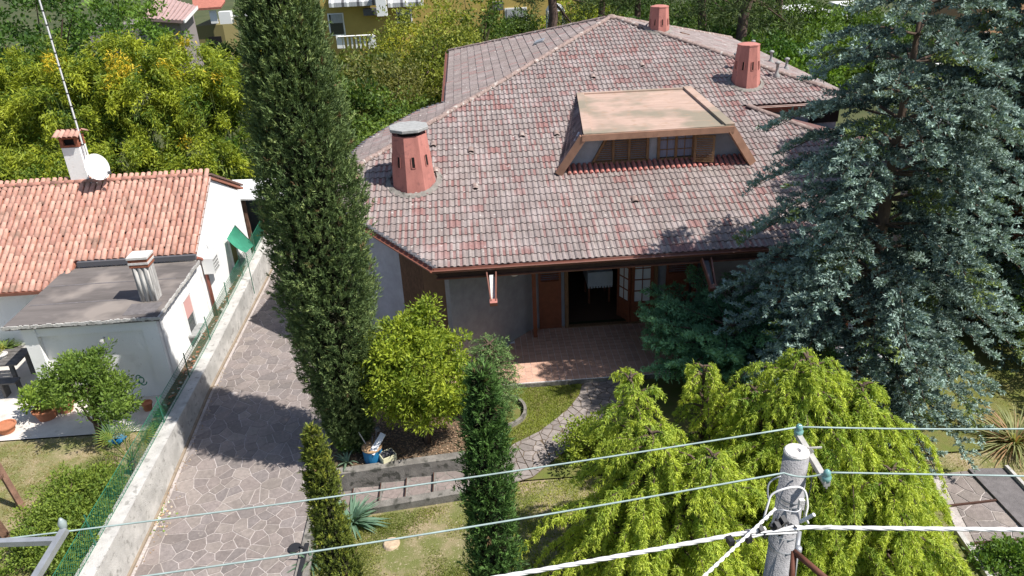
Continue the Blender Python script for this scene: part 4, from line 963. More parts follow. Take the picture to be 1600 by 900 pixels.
g = G(); g.bar((-10.15, 18.33, zr(18.4)-.03), (GX+.08, 18.33, zr(18.4)-.03), .10, .12); obj('gutter', g, SHEETM, sroof)
g = G(); g.bar((-18, 17.66, zr(17.75)-.05), (-10.25, 17.66, zr(17.75)-.05), .09, .08); obj('gutter', g, GUTTER, sroof)
# annex
anx = G(); anx.box(((GX-10.2)/2, 17.05, 1.05), (10.2+GX, 2.95, 2.12)); anx.box((-10.08, 15.52, 1.05), (.30, .16, 2.12)); anx.box((GX-.17, 15.52, 1.05), (.34, .16, 2.12)); anx.box(((GX-10.2)/2, 15.53, 1.97), (10.2+GX-.5, .12, .24))
obj('annex_wall', anx, WHITE, sh)
g = G(); poly = [(-10.48, 15.33), (GX+.12, 15.33), (GX+.12, 18.30), (-10.48, 18.30)]; g.prism(poly, 2.12, 2.235); fr = obj('flat_roof', g, BITU, sh)
g = G()
pts = []
for k in range(70):
    x = -10.5+k*(3.36/69); h = .07+random.uniform(-.02, .02); g.box((x, 15.320, 2.195+random.uniform(-.012, .008)), (.055, .03+random.uniform(0, .012), h), ry=random.uniform(-.15, .15), col=None)
for k in range(62):
    y = 15.33+k*(2.95/61); g.box((GX+.135, y, 2.205+random.uniform(-.02, .01)), (.03+random.uniform(0, .015), .055, .07+random.uniform(-.02, .02)), rx=random.uniform(-.2, .2))
obj('crumbling_edge', g, CONC, fr)
g = G()
for y in (16.3, 17.3): g.box((-8.9, y, 2.237), (3.0, .05, .006))
g.box((GX-.35, 15.75, 2.238), (.7, .55, .008)); obj('felt_seam', g, ASPH, fr)
# annex details
p = at(237, 466, 2.235)
fh = 1.02
g = G(); g.box((p[0], p[1], p[2]+fh*.42), (.38, .30, fh*.84)); fc = obj('chimney', g, STREAK, sh, label='pale streaked flue stack with brick collar on the flat roof')
g = G()
for k in (-1, 0, 1): g.tube([(p[0]+k*.12, p[1]-.135, p[2]), (p[0]+k*.12, p[1]-.135, p[2]+fh*.84)], .05, 10)
obj('flue_pipe', g, STREAK, fc, smooth=True)
for k, (w, h, m_) in enumerate(((.42, .07, BRICK), (.44, .05, CHALK), (.42, .07, BRICK), (.46, .05, CHALK))):
    g = G(); g.box((p[0], p[1], p[2]+fh*.84+.035+k*.065), (w, w*.9, h)); obj('collar', g, m_, fc)
# ridge chimney with tiled cap
c = aty(131, 281, 20.95); cx, cyy, cz = c[0], 20.95, RZ-.1
top = aty(117, 222, 20.95)[2]
g = G(); g.box((cx, cyy, (cz+top)/2-.1), (.46, .40, top-cz)); chm = obj('chimney', g, WHITE, sh, label='white stained chimney with a small tiled cap on the ridge')
g = G(); g.box((cx, cyy, top-.06), (.48, .42, .05)); 
for a in (-1, 1):
    for b in (-1, 1): g.box((cx+a*.19, cyy+b*.16, top+.06), (.09, .09, .22))
g.box((cx, cyy, top+.16), (.5, .44, .04)); obj('chimney_head', g, BRICK, chm)
g = G(); g.box((cx, cyy, top+.06), (.30, .26, .18)); obj('smoke_opening', g, DARK, chm)
for k in range(5):
    M = Matrix.Translation((cx-.27+k*.135, cyy-.34, top+.20)) @ Matrix.Rotation(.38, 4, 'X'); place('cap_tile', random.choice(tm)[0], chm, M)
    M = Matrix.Translation((cx-.27+k*.135, cyy+.34, top+.20)) @ Matrix.Rotation(math.pi, 4, 'Z') @ Matrix.Rotation(.38, 4, 'X'); place('cap_tile', random.choice(tm)[0], chm, M)
# antenna mast
mb = (cx+.30, cyy-.1, top-.35); mt = aty(60, -18, cyy-.1)
an = thing('antenna_mast', 'tall thin aerial mast strapped to the ridge chimney and leaving the frame above', 'antenna', mb)
g = G(); g.tube([mb, (mb[0], mb[1], mt[2])], .030, 8); obj('mast', g, WHITE2, an)
g = G()
for k in range(14): z = mb[2]+.3+k*.34; g.tube([(mb[0], mb[1], z-.015), (mb[0], mb[1], z+.015)], .036, 8)
g.tube([(mb[0]+.036, mb[1]-.01, mb[2]), (mb[0]+.036, mb[1]-.02, mt[2])], .006, 5); obj('cable', g, BLACKP, an)
g = G(); g.box((mb[0]-.08, mb[1], mb[2]+.1), (.16, .04, .03)); g.box((mb[0]-.08, mb[1], mb[2]-.1), (.16, .04, .03)); obj('bracket', g, STEEL, an)
# dish
dc = Vector(aty(151, 261, 20.45)); dn = Vector((.72, -.62, .35)).normalized()
di = thing('satellite_dish', 'white satellite dish fixed beside the ridge chimney, its arm pointing right', 'satellite dish', tuple(dc))
q = dn.to_track_quat('Z', 'Y').to_matrix(); g = G(); vs, fs = [], []; n = 28; rings = 6
for i in range(rings+1):
    r = .34*i/rings; vs += [dc+q@Vector((r*math.cos(6.28319*k/n)*.92, r*math.sin(6.28319*k/n)*1.05, .75*r*r-.05)) for k in range(n)]
fs = [(i*n+k, i*n+(k+1) % n, (i+1)*n+(k+1) % n, (i+1)*n+k) for i in range(rings) for k in range(n)]; g.add(vs, fs); g.add([v-dn*.012 for v in vs], [f[::-1] for f in fs]); obj('reflector', g, WHITE2, di, smooth=True)
f = dc+dn*.30+Vector((.16, 0, -.22)); g = G(); g.tube([dc-Vector((0, 0, .30)), dc+Vector((.12, -.05, -.33)), f], .012, 6); g.tube([dc-dn*.06, (mb[0], mb[1], dc.z-.02)], .02, 6); obj('arm', g, STEEL, di)
g = G(); g.box(f, (.09, .06, .07), .4); g.tube([f, f-dn*.08], .03, 8); obj('receiver', g, SHEETM, di)
# gable wall: window with blind, AC, downpipe, second window with awning
def gwin(px0, py0, px1, py1, m_, blind=None, name='window', lab=None):
    a = atx(px0, py0, GX); b = atx(px1, py1, GX); y0, y1_ = min(a[1], b[1]), max(a[1], b[1]); z0, z1_ = min(a[2], b[2]), max(a[2], b[2])
    g = G(); x = GX+.02
    g.box((x, y0, (z0+z1_)/2), (.06, .05, z1_-z0)); g.box((x, y1_, (z0+z1_)/2), (.06, .05, z1_-z0)); g.box((x, (y0+y1_)/2, z1_), (.06, y1_-y0, .05)); w = obj(name, g, WHITE2, sh, label=lab)
    g = G(); g.box((GX+.012, (y0+y1_)/2, (z0+z1_)/2), (.02, y1_-y0, z1_-z0)); obj('pane', g, m_, w)
    g = G(); g.box((GX+.08, (y0+y1_)/2, z0-.03), (.20, y1_-y0+.12, .05)); obj('sill', g, CAPC, w)
    if blind: g = G(); zz = z0+(z1_-z0)*blind; g.box((GX+.035, (y0+y1_)/2, (zz+z1_)/2), (.02, y1_-y0-.04, z1_-zz)); obj('blind', g, PINKB, w)
    return w
ya = atx(292, 456, GX); yb = atx(303, 515, GX)
y0, y1_, z0, z1_ = 16.72, 17.38, .62, 1.72
def gw(y0, y1_, z0, z1_, blind, lab, pm=GLASS):
    g = G()
    for y in (y0, y1_): g.box((GX+.02, y, (z0+z1_)/2), (.07, .05, z1_-z0))
    g.box((GX+.02, (y0+y1_)/2, z1_), (.07, y1_-y0, .05)); w = obj('window', g, WHITE2, sh, label=lab)
    g = G(); g.box((GX+.010, (y0+y1_)/2, (z0+z1_)/2), (.02, y1_-y0, z1_-z0)); obj('pane', g, pm, w)
    g = G(); g.box((GX+.09, (y0+y1_)/2, z0-.03), (.22, y1_-y0+.14, .05)); obj('sill', g, CAPC, w)
    if blind: g = G(); zz = z0+(z1_-z0)*blind; g.box((GX+.032, (y0+y1_)/2, (zz+z1_)/2), (.024, y1_-y0-.05, z1_-zz)); obj('blind', g, PINKB, w)
    return w
gw(16.92, 17.45, .86, 1.76, .45, 'window on the annex side with a half lowered pink blind')
gw(21.05, 21.62, .80, 1.70, None, 'far side window beneath the green shade cloth', OLIVEW)
# air conditioner
ac = thing('air_conditioner', 'white air conditioner unit with a barred grille on the gable wall', 'air conditioner', (GX+.15, 18.95, 1.70))
g = G(); g.box((GX+.19, 18.98, 1.90), (.28, .62, .44)); obj('casing', g, WHITE2, ac)
g = G(); g.tube([(GX+.335, 18.85, 1.90), (GX+.336, 18.85, 1.90)], .17, 20)
g.add([], []); g = G(); g.box((GX+.334, 18.88, 1.90), (.008, .38, .38)); obj('fan_opening', g, DARK, ac)
g = G()
for k in range(5): g.box((GX+.342, 18.88, 1.72+k*.09), (.012, .40, .014)); g.box((GX+.342, 18.70+k*.09, 1.90), (.012, .014, .40))
obj('grille', g, WHITE2, ac)
g = G(); g.tube([(GX+.2, 19.3, 1.9), (GX+.2, 19.42, 1.98), (GX+.15, 19.46, 2.15), (GX+.03, 19.4, 2.25)], .02, 6); obj('pipe', g, WHITE2, ac)
# downpipe
g = G(); g.tube([(GX+.02, 18.32, 2.30), (GX+.07, 18.42, 2.26), (GX+.07, 18.74, 2.08), (GX+.07, 18.76, 1.9), (GX+.07, 18.76, .35)], .045, 10); obj('downpipe', g, mat('downpipe_red', (.33, .12, .085), .5, .2, 6), sh, smooth=True)
# camera on the annex front
p = aty(163, 527, 15.5); g = G(); g.tube([(p[0], 15.5, p[2]), (p[0], 15.36, p[2]-.02)], .02, 6); g.lathe((p[0], 15.34, p[2]-.05), [(.02, -.03), (.05, 0), (.05, .05), (.02, .08)], 10); obj('wall_camera', g, CAPC, sh)
# shade cloth awning
aw = thing('shade_cloth', 'green shade cloth pitched out over the far side window', 'awning', (-6.95, 21.4, .9))
P = [(-7.22, 21.05, 1.95), (-6.95, 22.3, 2.02), (-6.55, 22.0, .95), (-6.75, 20.95, 1.05)]
def patch(name, P, m, parent, n=8, sag=.08, th=.004):
    a, b, c, d = map(Vector, P); vs = []
    for i in range(n+1):
        for j in range(n+1):
            u, v = i/n, j/n; q = (a*(1-u)+b*u)*(1-v)+(d*(1-u)+c*u)*v; q = q+Vector((0, 0, -sag*4*u*(1-u)*(v*.5+.3)+random.uniform(-.008, .008))); vs.append(q)
    g = G(); g.add(vs, [(i*(n+1)+j, i*(n+1)+j+1, (i+1)*(n+1)+j+1, (i+1)*(n+1)+j) for i in range(n) for j in range(n)]); return obj(name, g, m, parent, smooth=True)
A1 = [aty(367, 352, 21.9), aty(397, 382, 22.9), aty(386, 396, 21.2), aty(353, 372, 20.9)]
A1 = [atx(367, 352, -6.98), atx(397, 383, -6.9), atx(384, 395, -6.55), atx(354, 373, -7.18)]
patch('cloth', A1, NETC, aw)
g = G(); g.tube([A1[0], A1[1]], .012, 5); g.tube([A1[1], (A1[1][0], A1[1][1], .3)], .014, 5); g.tube([A1[2], (A1[2][0], A1[2][1], .3)], .012, 5); obj('pole', g, GPOST, aw)
nt2 = thing('hanging_net', 'green netting hung against the far end of the wall', 'net', (-6.95, 22.5, .6))
patch('cloth', [atx(398, 392, -6.95), atx(420, 350, -6.95), atx(428, 362, -6.90), atx(404, 432, -6.90)], NET, nt2, sag=.02)
# carport behind
cpz = 2.1; cpo = thing('white_canopy', 'flat white canopy on brown posts behind the small house', 'canopy', (-7.6, 24.3, 0))
g = G(); g.prism([at(370, 311, cpz)[:2], (-5.7, 23.2), (-5.6, 25.2), at(362, 281, cpz)[:2]], cpz-.05, cpz); obj('canopy_top', g, WHITE2, cpo)
for (x, y) in ((-7.35, 23.5), (-6.85, 23.45), (-6.0, 23.4), (-8.0, 25.2), (-6.2, 25.1)): g = G(); g.box((x, y, cpz/2-.02), (.09, .09, cpz-.06)); obj('post', g, WOOD, cpo)
g = G(); g.box((-7.1, 25.4, .7), (1.6, .1, 1.4)); obj('back_panel', g, DARK if False else SHEETM, cpo)
sheet('sunny_lawn', [(-6.9, 26.6), (-1, 26.6), (-1, 34), (-14, 34), (-14, 26.6)], -.035, mat('bright_lawn', (.16, .21, .035), .95, .3, 4, .6, 50))
# ================================================================== LEFT GARDEN THINGS
def pot(loc, r, h, label, m=POTC, plant=None):
    t = thing('plant_pot', label, 'plant pot', loc); g = G(); g.lathe(loc, [(r*.7, 0), (r*.95, h*.85), (r*1.06, h*.85), (r*1.06, h), (r*.9, h), (r*.85, h*.82), (.01, h*.80)], 18); obj('pot', g, m, t, smooth=False)
    return t
p = at(75, 652, .03); pot(p, .26, .26, 'wide clay trough holding leafy plants on the terrace'); bushy('potted_plant', 'pale green leafy plant growing from the wide clay trough', 'plant', (p[0], p[1], .25), [((p[0]-.05, p[1]+.1, .52), (.42, .3, .26))], 60, 26, (.10, .045), (.12, .22, .03), (.28, .36, .06), tr=False, cr=.12)
p = at(93, 648, .03); pot((p[0]+.1, p[1]+.15, .03), .20, .24, 'small clay pot beside the clay trough')
p = at(12, 674, .03); pot(p, .21, .18, 'low clay bowl at the left edge of the terrace')
p = at(232, 640, .03); pot(p, .12, .20, 'orange clay pot by the corner of the white annex')
p = at(13, 560, .03); pot(p, .36, .30, 'big grey tub with a leafy plant on the back terrace', GREYW); blades('tub_plant', 'spiky green plant growing in the big grey tub', 'plant', (p[0], p[1], .30), 70, .5, .05, (.08, .14, .03), (.16, .22, .06))
# table with pots on it
tb = thing('garden_table', 'weathered grey plank table with a bench at the left edge of the terrace', 'table', (at(25, 600, 0)[0], at(25, 600, 0)[1], .03))
tx, ty = WL[tb.name][0], WL[tb.name][1]
for k in range(5): g = G(); g.box((tx-.35, ty-.25+k*.16, .72), (1.5, .14, .04)); obj('plank', g, GREYW, tb)
for sx_, sy_2 in ((-.9, -.25), (.28, -.25), (-.9, .42), (.28, .42)): g = G(); g.box((tx-.05+sx_, ty+sy_2, .36), (.08, .08, .66)); obj('leg', g, GREYW, tb)
g = G(); g.box((tx-.3, ty-.55, .42), (1.5, .26, .04)); obj('bench_seat', g, GREYW, tb)
for a in (-.9, .2): g = G(); g.box((tx-.1+a, ty-.55, .22), (.06, .22, .38)); obj('bench_leg', g, GREYW, tb)
p = (tx-.1, ty+.05, .74); pot(p, .13, .10, 'white saucer pot standing on the grey table', CHALK); bushy('table_plant', 'small yellow green plant in a pot on the grey table', 'plant', (p[0]-.2, p[1]+.1, .80), [((p[0]-.2, p[1]+.1, .9), (.16, .14, .12))], 14, 20, (.06, .03), (.2, .24, .04), (.4, .36, .06), tr=False, cr=.07)
# shrub in front of the annex
b = at(165, 690, 0)
bushy('garden_shrub', 'open leafy shrub on several stems in front of the white annex', 'shrub', b, [((b[0]-.10, b[1]+.15, 1.45), (.74, .62, .50)), ((b[0]+.35, b[1], 1.1), (.62, .60, .45)), ((b[0]+.0, b[1]+.2, 1.85), (.46, .45, .30)), ((b[0]-.60, b[1]+.1, 1.35), (.32, .3, .4))], 250, 50, (.085, .034), (.07, .13, .022), (.21, .30, .055), stems=5, trunk_r=.035, cr=.17, shell=.35)
g = G()
for k in range(26): g.box((b[0]+.30+random.uniform(-.1, .1), b[1]-.05+random.uniform(-.1, .1), .04+random.uniform(0, .12)), (.10, .08, .05), random.random()*3, rx=random.random())
obj('blue_bag', g, BLUEP, None, label='crumpled blue plastic bag under the shrub', cat='bag')
g = G()
for (x, dx, z) in ((0, 0, 0), ):
    b2 = at(226, 585, .6); pts = [(b2[0]-.05+.07*math.cos(k*.5)+.004*k, 15.3, b2[2]+.05+.10*math.sin(k*.5)-.004*k) for k in range(26)]
    g.tube([(q[0], 15.38, q[2]) for q in pts], .012, 6)
obj('garden_hose', g, NETC, None, label='green garden hose coiled on the annex front wall', cat='hose')
# palm
b = at(232, 735, 0); b = (-7.25, 12.75, 0); pr = thing('fan_palm', 'small fan palm with yellow green fronds leaning over the fence', 'palm', b); 
trunk(pr, b, (b[0], b[1], .35), .10, .08)
for k in range(13):
    a = k*2.4+.3; e = random.uniform(.5, 1.3); d = Vector((math.cos(a)*math.cos(e), math.sin(a)*math.cos(e), math.sin(e))); L = random.uniform(.4, .6); hub = Vector((b[0], b[1], .35))+d*L; g = G()
    g.tube([Vector((b[0], b[1], .33)), hub], .009, 4, col=(.2, .25, .06)); s = d.cross(Vector((0, 0, 1))).normalized(); up = s.cross(d); c = [(.24, .28, .05), (.10, .20, .05), (.06, .15, .06)][k % 3]
    for j in range(13):
        t = -1.1+2.2*j/12; q = (d*math.cos(t)+s*math.sin(t)).normalized(); w = (q.cross(up)).normalized()*.008; L2 = .46*(1-.15*abs(t)); m_ = hub+q*L2*.5+up*.012; e_ = hub+q*L2-Vector((0, 0, .07))
        g.add([hub, m_-w, e_, m_+w, m_-up*.0], [(0, 1, 2, 3)], c)
    obj('frond', g, FOL, pr)
# hedge shrub by the fence
bushy('hedge_shrub', 'dense rounded green shrub pressed against the green mesh fence', 'shrub', (-7.75, 10.9, 0), [((-7.85, 11.5, .38), (.66, .78, .48)), ((-7.5, 10.7, .36), (.55, .85, .46)), ((-8.1, 10.9, .30), (.5, .65, .42)), ((-7.25, 9.9, .30), (.34, .7, .40)), ((-7.5, 11.9, .40), (.42, .5, .36))], 620, 52, (.055, .030), (.075, .135, .022), (.25, .32, .05), trunk_r=.05, cr=.15, shell=.6)
bushy('low_plant', 'small leafy plant at the bottom left corner of the lawn', 'plant', (*at(8, 893)[:2], 0), [((*at(8, 893)[:2], .14), (.35, .3, .18))], 40, 30, (.05, .03), (.09, .16, .02), (.26, .34, .06), tr=False, cr=.1)
bushy('weedy_tuft', 'tuft of weeds below the fence near the blue bag', 'plant', (*at(262, 660)[:2], 0), [((-7.12, 14.0, .35), (.12, .35, .2))], 24, 24, (.07, .02), (.08, .16, .04), (.16, .26, .06), tr=False, cr=.1)
# wooden posts
pg = thing('timber_frame', 'brown timber frame legs standing in the dry lawn at the left edge', 'frame', (*at(9, 838)[:2], 0))
a = at(36, 795); c = at(10, 838)
g = G(); g.bar(a, (a[0]-.30, a[1]+.2, 1.1), .10, .10); obj('post', g, WOOD, pg)
g = G(); g.bar(c, (c[0]-.15, c[1]-.1, 1.2), .12, .12); obj('post', g, WOOD, pg)
g = G(); g.bar((a[0]-.2, a[1]+.15, .75), (c[0]-.1, c[1]-.05, .95), .05, .05); obj('rail', g, WOOD, pg)
# debris of leaves on driveway edge
g = G()
for k in range(90):
    q = at(random.gauss(250, 9), random.gauss(808, 12), drz(11)); s = random.uniform(.015, .05); g.box((max(q[0], -6.56), q[1], drz(q[1])+.015), (s, s*.7, .012), random.random()*3, random.choice([(.6, .5, .38), (.45, .3, .18), (.2, .3, .06), (.65, .6, .5)]), random.uniform(-.6, .6))
for k in range(160):
    y = random.uniform(9, 18); x = -6.56+abs(random.gauss(0, .12)); s = random.uniform(.01, .03); g.box((x, y, drz(y)+.012), (s, s*.7, .008), random.random()*3, random.choice([(.5, .4, .28), (.35, .24, .14)]))
obj('leaf_litter', g, COPPO, None, kind='stuff', label='dry leaves and clippings gathered along the driveway edge', cat='litter')
# made-up flat dark bar and disc, in place of a shadow-like dark shape
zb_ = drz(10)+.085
g = G(); g.box((-3.50, 9.65, zb_+.01), (.075, 2.15, .03)); gb_ = thing('standin_bar', 'made-up dark flat bar with a disc, standing in for a shadow-like shape along the driveway curb', 'dark stand-in', (-3.5, 9.65, zb_)); obj('bar', g, BLACKP, gb_)
g = G(); g.lathe((-3.72, 10.68, zb_-.03), [(.115, 0), (.12, .012), (.10, .02)], 24); g.bar((-3.62, 10.66, zb_+.025), (-3.50, 10.58, zb_+.025), .035, .02); obj('standin_disc', g, BLACKP, gb_)
# ================================================================== MIDDLE GARDEN THINGS
b = at(584, 718, 0); bu = thing('blue_tub', 'blue plastic tub with a tan rim holding boards and sticks', 'tub', b)
g = G(); r_, h_ = .20, .32; g.lathe(b, [(r_*.92, 0), (r_, h_), (r_*.94, h_), (r_*.86, .03), (.01, .03)], 24); obj('tub_wall', g, BLUEP, bu, smooth=False)
g = G(); g.lathe((b[0], b[1], h_-.01), [(r_*1.0, 0), (r_*1.04, 0), (r_*1.04, .025), (r_*.95, .025)], 24); obj('rim', g, mat('tan_rim', (.42, .27, .15), .8), bu)
bd = thing('white_board', 'white board leaning out of the blue tub', 'board', (b[0], b[1], .2)); g = G(); g.slab((b[0]-.06, b[1]-.16, .30), (b[0]+.06, b[1]-.22, .28), (b[0]+.30, b[1]+.05, .56), (b[0]+.20, b[1]+.12, .58), .015); obj('board', g, CLOTH, bd)
g = G(); g.tube([(b[0]-.05, b[1]+.1, .1), (b[0]-.24, b[1]+.12, .62)], .012, 6); obj('stick', g, CHALK, None, label='pale stick poking up from the left of the blue tub', cat='stick')
g = G(); g.tube([(b[0]+.0, b[1]+.05, .05), (b[0]+.12, b[1]+.12, .62)], .012, 5); g.lathe((b[0]+.15, b[1]+.13, .60), [(.02, 0), (.06, .03), (.05, .09), (.02, .11)], 10); g.tube([(b[0]-.02, b[1]+.05, .05), (b[0]+.02, b[1]+.12, .50)], .015, 5); obj('garden_tools', g, SHEETM, None, label='dark handled garden tools standing in the blue tub', cat='tools')
c = at(607, 722, 0); bx = thing('cream_crate', 'cream crate filled with dark pots beside the blue tub', 'crate', c); cc_ = Vector(c); g = G(); w = .30; t = .015
R_ = .5
for (dx, dy, sx_, sy_) in ((-.14, 0, t, .24), (.14, 0, t, .24), (0, -.12, .28, t), (0, .12, .28, t)):
    v = Matrix.Rotation(R_, 3, 'Z')@Vector((dx, dy, 0)); g.box((c[0]+v.x, c[1]+v.y, .11), (sx_, sy_, .22), R_)
obj('crate_wall', g, CREAMP, bx)
for k in range(6): v = Matrix.Rotation(R_, 3, 'Z')@Vector((-.09+.09*(k % 3), -.05+.10*(k//3), 0)); g = G(); g.lathe((c[0]+v.x, c[1]+v.y, .10), [(.03, 0), (.045, .13), (.035, .13), (.02, .05)], 8); obj('dark_pot', g, SHEETM, bx)
# stump
c = at(610, 742, 0); s_ = at(612, 850, lz(-1.9, 0)); g = G(); g.lathe((s_[0], s_[1], s_[2]-.02), [(.17, 0), (.145, .05), (.13, .06), (.06, .065), (.01, .067)], 17); obj('tree_stump', g, mat('cut_wood', (.55, .42, .29), .9, .3, 14, .4, 40), None, label='pale cut tree stump in the bare patch of lower lawn', cat='stump')
# leaf litter under the lime green tree
n = 2600; X_ = RNG.uniform(-2.9, -.4, n); Y_ = RNG.uniform(12.5, 14.9, n); Z_ = np.array([gz(x, y) for x, y in zip(X_, Y_)])+.012
leafmesh('fallen_leaves', np.stack([X_, Y_, Z_], 1), RNG.normal(size=(n, 3))*[1, 1, .25], .05, .028, tints(n, (.22, .13, .08), (.46, .32, .22)), FOL, N=np.tile([0, 0, 1.], (n, 1))+RNG.normal(size=(n, 3))*.3, label='dry fallen leaves scattered on the soil under the round tree', cat='leaves', kind='stuff')
# grass
def grass(name, n, xr, yr, zf, ca, cb, ok=lambda x, y: True, L=.05, dens=None, label=None):
    X_ = RNG.uniform(*xr, n*3); Y_ = RNG.uniform(*yr, n*3)
    k = np.array([ok(x, y) for x, y in zip(X_, Y_)]); X_, Y_ = X_[k][:n], Y_[k][:n]; m_ = len(X_); Z_ = np.array([zf(x, y) for x, y in zip(X_, Y_)])
    pn = np.sin(X_*3.1+1)*np.sin(Y_*2.7)+.5*np.sin(X_*8)*np.cos(Y_*7.3)
    leafmesh(name, np.stack([X_, Y_, Z_-.004], 1), RNG.normal(size=(m_, 3))*.6+[0, 0, .8], L*(.5+RNG.random(m_)), .016, tints(m_, ca, cb, .5+.4*pn+RNG.normal(size=m_)*.2), FOL, tri=True, kind='stuff', label=label or 'short grass', cat='grass')
def ngap(x, y):      # thin where the lawn is bare
    return (math.sin(x*2.3+.5)*math.sin(y*1.9+.3)+.6*math.sin(x*6.1)*math.cos(y*5.3)) > random.uniform(-.9, .7)
inpath = lambda x, y: any(inside((x, y), [PR[i], PR[i+1], PL[i+1], PL[i]]) for i in range(7))
grass('grass', 15000, (-.5, 2.6), (12.2, 15.0), lambda x, y: pathz(x, y)-.02, (.16, .20, .03), (.30, .34, .055), lambda x, y: not inpath(x, y) and (x-rc[0])**2+(y-rc[1])**2 > .45, label='bright grass beside the curving path')
grass('grass', 42000, (-3.2, .2), (8.3, 11.35), lz, (.13, .17, .03), (.32, .32, .09), lambda x, y: ngap(x, y) and (x+1.7)**2+(y-10.2)**2 > .5*random.random()+.1, .04, label='patchy dry grass on the lower lawn')
grass('grass', 20000, (-.2, 3.4), (8.6, 11.65), lz, (.17, .22, .03), (.36, .38, .06), lambda x, y: True, .05, label='lush sunlit grass on the lower lawn')
grass('grass', 26000, (-12.5, -7.0), (9, 14.1), lambda x, y: 0, (.20, .17, .06), (.34, .28, .12), ngap, .035, label='sparse dry grass in the left garden')
grass('grass', 12000, (7.5, 13.5), (9, 14.5), lambda x, y: -.16 if y > 11.72 else lz(x, y), (.14, .17, .03), (.32, .30, .07), ngap, .05, label='thin grass at the right of the garden')
# ================================================================== TREES IN FRONT
cyp = at(550, 698, 0)
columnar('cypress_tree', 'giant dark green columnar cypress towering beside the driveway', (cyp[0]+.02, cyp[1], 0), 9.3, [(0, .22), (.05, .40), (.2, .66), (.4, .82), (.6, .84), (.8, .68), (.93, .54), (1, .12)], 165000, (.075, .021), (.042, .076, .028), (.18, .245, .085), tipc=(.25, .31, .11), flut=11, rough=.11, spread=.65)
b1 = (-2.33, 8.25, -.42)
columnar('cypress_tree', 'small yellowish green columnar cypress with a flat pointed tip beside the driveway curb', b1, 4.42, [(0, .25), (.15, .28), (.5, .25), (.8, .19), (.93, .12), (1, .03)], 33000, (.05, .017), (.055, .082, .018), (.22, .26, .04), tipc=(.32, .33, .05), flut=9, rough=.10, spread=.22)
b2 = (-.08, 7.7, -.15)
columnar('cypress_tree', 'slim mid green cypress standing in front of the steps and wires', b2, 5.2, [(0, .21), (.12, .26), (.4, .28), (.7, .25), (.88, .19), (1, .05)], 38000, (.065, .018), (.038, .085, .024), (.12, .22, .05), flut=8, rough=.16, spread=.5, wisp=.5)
# feathery juniper in the ring
root = spruce('feathery_juniper', 'feathery green juniper with loose upswept sprays in the concrete ring', (rc[0]-.1, rc[1], -.05), 1.75, .55, 13, 9, (.06, .12, .04), (.19, .29, .09), z0=.1, needle=(.07, .014), dens=1.1, rprof=([0, .25, .6, .85, 1], [.50, .58, .50, .40, .28]), upt=.6)
# lime green round tree
b = at(666, 692, 0); bz = gz(*b[:2])
bushy('laurel_tree', 'round lime green leafy tree on a pale forked trunk', 'tree', (b[0], b[1], bz), [((b[0]+.0, b[1]+.0, 1.95), (1.08, .95, .80)), ((b[0]-.45, b[1], 1.40), (.72, .72, .55)), ((b[0]+.50, b[1]-.1, 1.45), (.68, .62, .5)), ((b[0]+.12, b[1]+.2, 2.75), (.40, .42, .28)), ((b[0]+.1, b[1]-.1, 1.0), (.72, .6, .26)), ((b[0]-.3, b[1], 2.45), (.6, .6, .35)), ((b[0]+.25, b[1]+.2, 3.05), (.16, .16, .22)), ((b[0]+.95, b[1], 1.15), (.25, .3, .22))], 640, 60, (.085, .032), (.085, .155, .018), (.38, .44, .045), trunk_r=.06, cr=.165, shell=.60, up=.25, stems=3, hueclump=.7)
# ivy patch
bushy('ivy_clump', 'dark ivy trailing at the foot of the giant cypress', 'plant', (-2.95, 13.1, 0), [((-2.95, 13.1, .35), (.22, .35, .42))], 60, 40, (.05, .035), (.06, .13, .02), (.16, .26, .04), tr=False, cr=.12)
# iris / agave clumps
q = at(556, 822, lz(-2.5, 0)); blades('iris_clump', 'blue green iris clump with broad blades right of the small cypress', 'plant', (q[0]-.08, q[1]+.1, q[2]), 130, .66, .06, (.11, .20, .13), (.22, .34, .24), arch=.7)
q = at(478, 872, drz(9.6)); blades('iris_clump', 'grey green iris blades spilling onto the curb at the bottom', 'plant', (q[0]+.12, q[1]-.1, q[2]), 34, .5, .045, (.09, .16, .10), (.20, .28, .18), arch=.9)
blades('iris_clump', 'small iris tuft on the bank by the retaining wall', 'plant', (-2.98, 12.62, 0), 16, .35, .04, (.11, .20, .13), (.22, .30, .2))
# small leafy shrub beside the path
q = at(915, 722, 0); bushy('leafy_shrub', 'small glossy yellow green shrub between the path and the golden cedar', 'shrub', (q[0], q[1], -.05), [((q[0], q[1], .42), (.52, .50, .40)), ((q[0]+.3, q[1]+.2, .5), (.4, .4, .35))], 110, 44, (.07, .036), (.09, .16, .02), (.36, .42, .06), trunk_r=.03, cr=.15)
